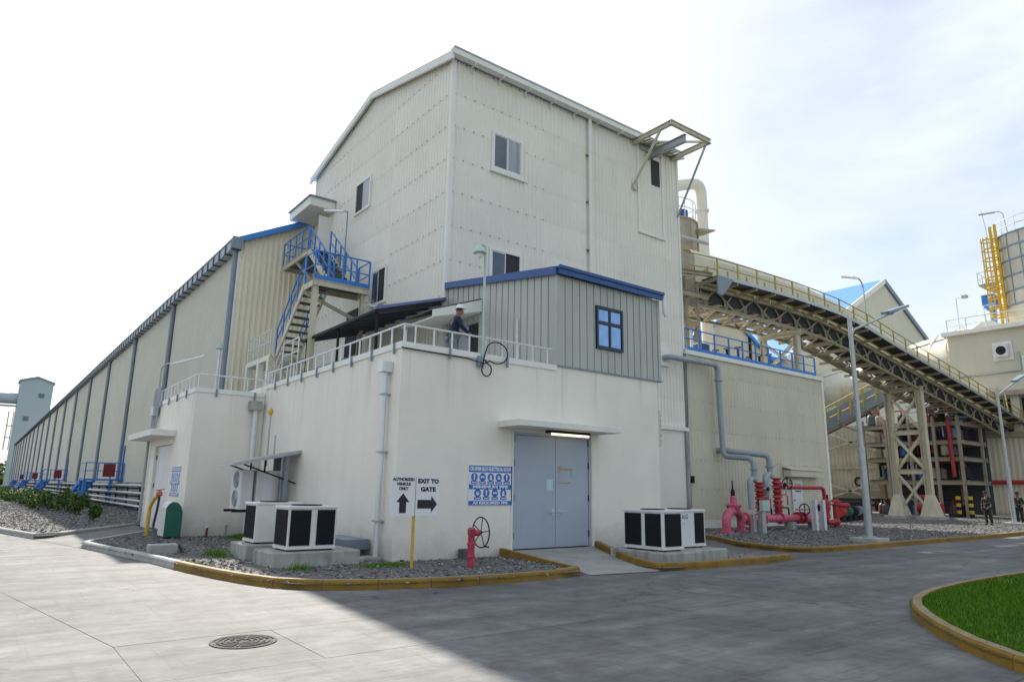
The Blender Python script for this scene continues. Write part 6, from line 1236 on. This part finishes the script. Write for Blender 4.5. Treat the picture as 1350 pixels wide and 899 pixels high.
def person(loc, heading, H, lab, shirt, trouser, hat, armL, armR, lean=0.0, turn=0.0, step=0.06, grp=None):
    """x right, y forward; arms = (elbow, wrist, finger direction) in body space scaled to H=1.72"""
    t = thing('person', lab, 'person', loc, grp); s = H / 1.72; ca, sa = math.cos(heading), math.sin(heading)
    def bend(p):      # lean the upper body forward about the hips
        p = Vector(p)
        if p.z > .92: d = p.z - .92; p = Vector((p.x, p.y + math.sin(lean) * d, .92 + math.cos(lean) * d))
        return p
    def xf(p): return Vector((loc[0] + s * (p.x * ca - p.y * sa), loc[1] + s * (p.x * sa + p.y * ca), loc[2] + s * p.z))
    B = bend
    n = {'pel': (B((0, 0, .93)), (.15, .105)), 'wa': (B((0, .01, 1.08)), (.135, .10)), 'ch': (B((0, .015, 1.27)), (.165, .115)), 'nk': (B((0, .01, 1.43)), .06), 'nk2': (B((0, .025, 1.50)), .055),
         'hd1': (B((0, .04, 1.57)), (.075, .085)), 'hd2': (B((0, .045, 1.65)), (.078, .095)), 'hd3': (B((0, .03, 1.70)), .055)}
    e = [('pel', 'wa'), ('wa', 'ch'), ('ch', 'nk'), ('nk', 'nk2'), ('nk2', 'hd1'), ('hd1', 'hd2'), ('hd2', 'hd3')]
    for sd, arm in ((-1, armL), (1, armR)):
        k = 'L' if sd < 0 else 'R'
        n['hip' + k] = ((sd * .09, 0, .86), .10); n['kn' + k] = ((sd * .10, .02 + sd * step * .5, .48), .062); n['an' + k] = ((sd * .10, -.02 + sd * step, .09), .045); n['ft' + k] = ((sd * .11, .14 + sd * step, .035), (.04, .035))
        e += [('pel', 'hip' + k), ('hip' + k, 'kn' + k), ('kn' + k, 'an' + k), ('an' + k, 'ft' + k)]
        n['sh' + k] = (B((sd * .175, .01, 1.385)), .062); el, wr, fd = arm; n['el' + k] = (B(el), .043); n['wr' + k] = (B(wr), .029)
        e += [('ch', 'sh' + k), ('sh' + k, 'el' + k), ('el' + k, 'wr' + k)]
        w = B(wr); d = Vector(fd).normalized(); sdv = d.cross(Vector((0, 0, 1)));  sdv = sdv.normalized() if sdv.length > .1 else Vector((1, 0, 0)); nv = sdv.cross(d)
        n['pm' + k] = (w + d * .055, (.036, .018)); e.append(('wr' + k, 'pm' + k))
        for f, (off_, ln) in enumerate(((-.027, .075), (-.009, .085), (.009, .08), (.026, .062))):
            a1 = w + d * .09 + sdv * off_; n['f%d%s' % (f, k)] = (a1, .009); n['g%d%s' % (f, k)] = (a1 + d * ln * .55 - nv * .012, .0085); n['h%d%s' % (f, k)] = (a1 + d * ln * .85 - nv * .038, .0075)
            e += [('pm' + k, 'f%d%s' % (f, k)), ('f%d%s' % (f, k), 'g%d%s' % (f, k)), ('g%d%s' % (f, k), 'h%d%s' % (f, k))]
        tb = w + d * .035 - sdv * .03; n['t0' + k] = (tb, .011); n['t1' + k] = (tb + d * .035 - sdv * .022 - nv * .012, .009); e += [('pm' + k, 't0' + k), ('t0' + k, 't1' + k)]
    skin_obj('body', n, e, 'pel', 'skin', t, xf)
    g = lambda k, r: (n[k][0], r)
    sh_ = {'w0': ((0, 0, .84), (.168, .128)), 'w1': (B((0, .0, .96)), (.165, .128)), 'wa': g('wa', (.158, .122)), 'ch': g('ch', (.182, .135)), 'nk': (B((0, .01, 1.42)), .075)}; se = [('w0', 'w1'), ('w1', 'wa'), ('wa', 'ch'), ('ch', 'nk')]
    for k in 'LR':
        sh_['sh' + k] = g('sh' + k, .078); sh_['el' + k] = g('el' + k, .058); sh_['wr' + k] = (n['el' + k][0].lerp(n['wr' + k][0], .9), .043); se += [('ch', 'sh' + k), ('sh' + k, 'el' + k), ('el' + k, 'wr' + k)]
    skin_obj('shirt', sh_, se, 'w0', shirt, t, xf)
    tr_ = {'pel': ((0, 0, .95), (.165, .122))}; te = []
    for k in 'LR':
        tr_['hip' + k] = (n['hip' + k][0], .112); tr_['kn' + k] = (n['kn' + k][0], .08); tr_['an' + k] = (n['an' + k][0], .066); te += [('pel', 'hip' + k), ('hip' + k, 'kn' + k), ('kn' + k, 'an' + k)]
        a, f = Vector(n['an' + k][0]), Vector(n['ft' + k][0]); skin_obj('boot', {'a': (a + Vector((0, -.01, .05)), .055), 'b': (a + Vector((0, -.02, -.035)), .055), 'c': (f + Vector((0, .02, .01)), (.048, .042))}, [('a', 'b'), ('b', 'c')], 'a', 'boot', t, xf)
    skin_obj('trousers', tr_, te, 'pel', trouser, t, xf)
    hc = n['hd2'][0]; ct, st_ = math.cos(turn), math.sin(turn)
    def hp_(x, y, z): return xf(hc + Vector((x * ct - y * st_, x * st_ + y * ct, z)))
    def blob(name, c, r, material, nn=10):
        b = MB(); vs = []; fs = []
        for j in range(7):
            ph = -math.pi / 2 + math.pi * j / 6
            for i in range(nn): a = 2 * math.pi * i / nn; vs.append(hp_(c[0] + r[0] * math.cos(a) * math.cos(ph), c[1] + r[1] * math.sin(a) * math.cos(ph), c[2] + r[2] * math.sin(ph)))
        for j in range(6):
            for i in range(nn): fs.append((j * nn + i, j * nn + (i + 1) % nn, (j + 1) * nn + (i + 1) % nn, (j + 1) * nn + i))
        return put(name, b.add(vs, fs), material, t, True)
    blob('face', (0, .022, -.035), (.066, .078, .095), 'skin'); blob('nose', (0, .105, -.035), (.014, .02, .022), 'skin', 6); blob('mouth', (0, .088, -.083), (.022, .012, .006), 'fadedred', 6)
    for sx in (-1, 1): blob('eye', (sx * .028, .092, -.012), (.009, .007, .006), 'boot', 6); blob('ear', (sx * .074, .01, -.03), (.012, .022, .032), 'skin', 6)
    blob('hair', (0, -.012, .005), (.079, .09, .085), 'hair')
    if hat == 'helmet':
        b = MB(); vs = []; nn = 18
        for (r, z) in ((.125, .045), (.112, .05), (.112, .09), (.095, .135), (.05, .165), (.0, .172)):
            for i in range(nn):
                a = 2 * math.pi * i / nn; f = 1.28 if (r > .12 and math.sin(a) > .3) else 1.0; vs.append(hp_(r * .88 * math.cos(a), r * f * math.sin(a) + .005, z))
        fs = [(j * nn + i, j * nn + (i + 1) % nn, (j + 1) * nn + (i + 1) % nn, (j + 1) * nn + i) for j in range(5) for i in range(nn)]
        h = put('helmet', b.add(vs, fs), 'helmet', t, True); blob('helmet_badge', (-.05, -.07, .13), (.03, .03, .035), 'boot', 6); blob('helmet_lamp', (.0, -.0, .175), (.025, .04, .022), 'boot', 6)
    else:
        b = MB(); vs = []; nn = 16
        for (r, z) in ((.15, .03), (.10, .045), (.098, .10), (.06, .125), (0, .128)):
            for i in range(nn): a = 2 * math.pi * i / nn; vs.append(hp_(r * math.cos(a), r * 1.08 * math.sin(a), z))
        put('hat', b.add(vs, [(j * nn + i, j * nn + (i + 1) % nn, (j + 1) * nn + (i + 1) % nn, (j + 1) * nn + i) for j in range(4) for i in range(nn)]), 'boot', t, True)
    return t
hang = lambda sd: ((sd * .25, -.03, 1.11), (sd * .25, .06, .87), (sd * .02, .1, -1))
person((8.96, 14.25, 4.44), -1.72, 1.70, 'worker in navy jacket and white helmet leaning on the roof railing', 'navycloth', 'jeans', 'helmet', ((-.24, .12, 1.16), (-.10, .36, 1.02), (.2, 1, -.3)), ((.27, .10, 1.15), (.22, .38, 1.0), (-.1, 1, -.3)), lean=.22)
person((44.2, 14.75, .1), 1.35, 1.76, 'guard in dark fatigues and brimmed hat standing before the corrugated wall', 'fatigue', 'fatigue', 'hat', ((-.22, .10, 1.14), (-.06, .28, 1.10), (.9, .4, 0)), ((.26, -.02, 1.12), (.24, .1, .9), (0, .2, -1)))
person((47.9, 14.4, .1), 1.9, 1.76, 'guard in dark fatigues half hidden beside the right street lamp', 'fatigue', 'fatigue', 'hat', ((-.25, .02, 1.13), (-.12, .24, 1.08), (.9, .4, 0)), ((.25, .02, 1.13), (.12, .26, 1.10), (-.9, .4, 0)))
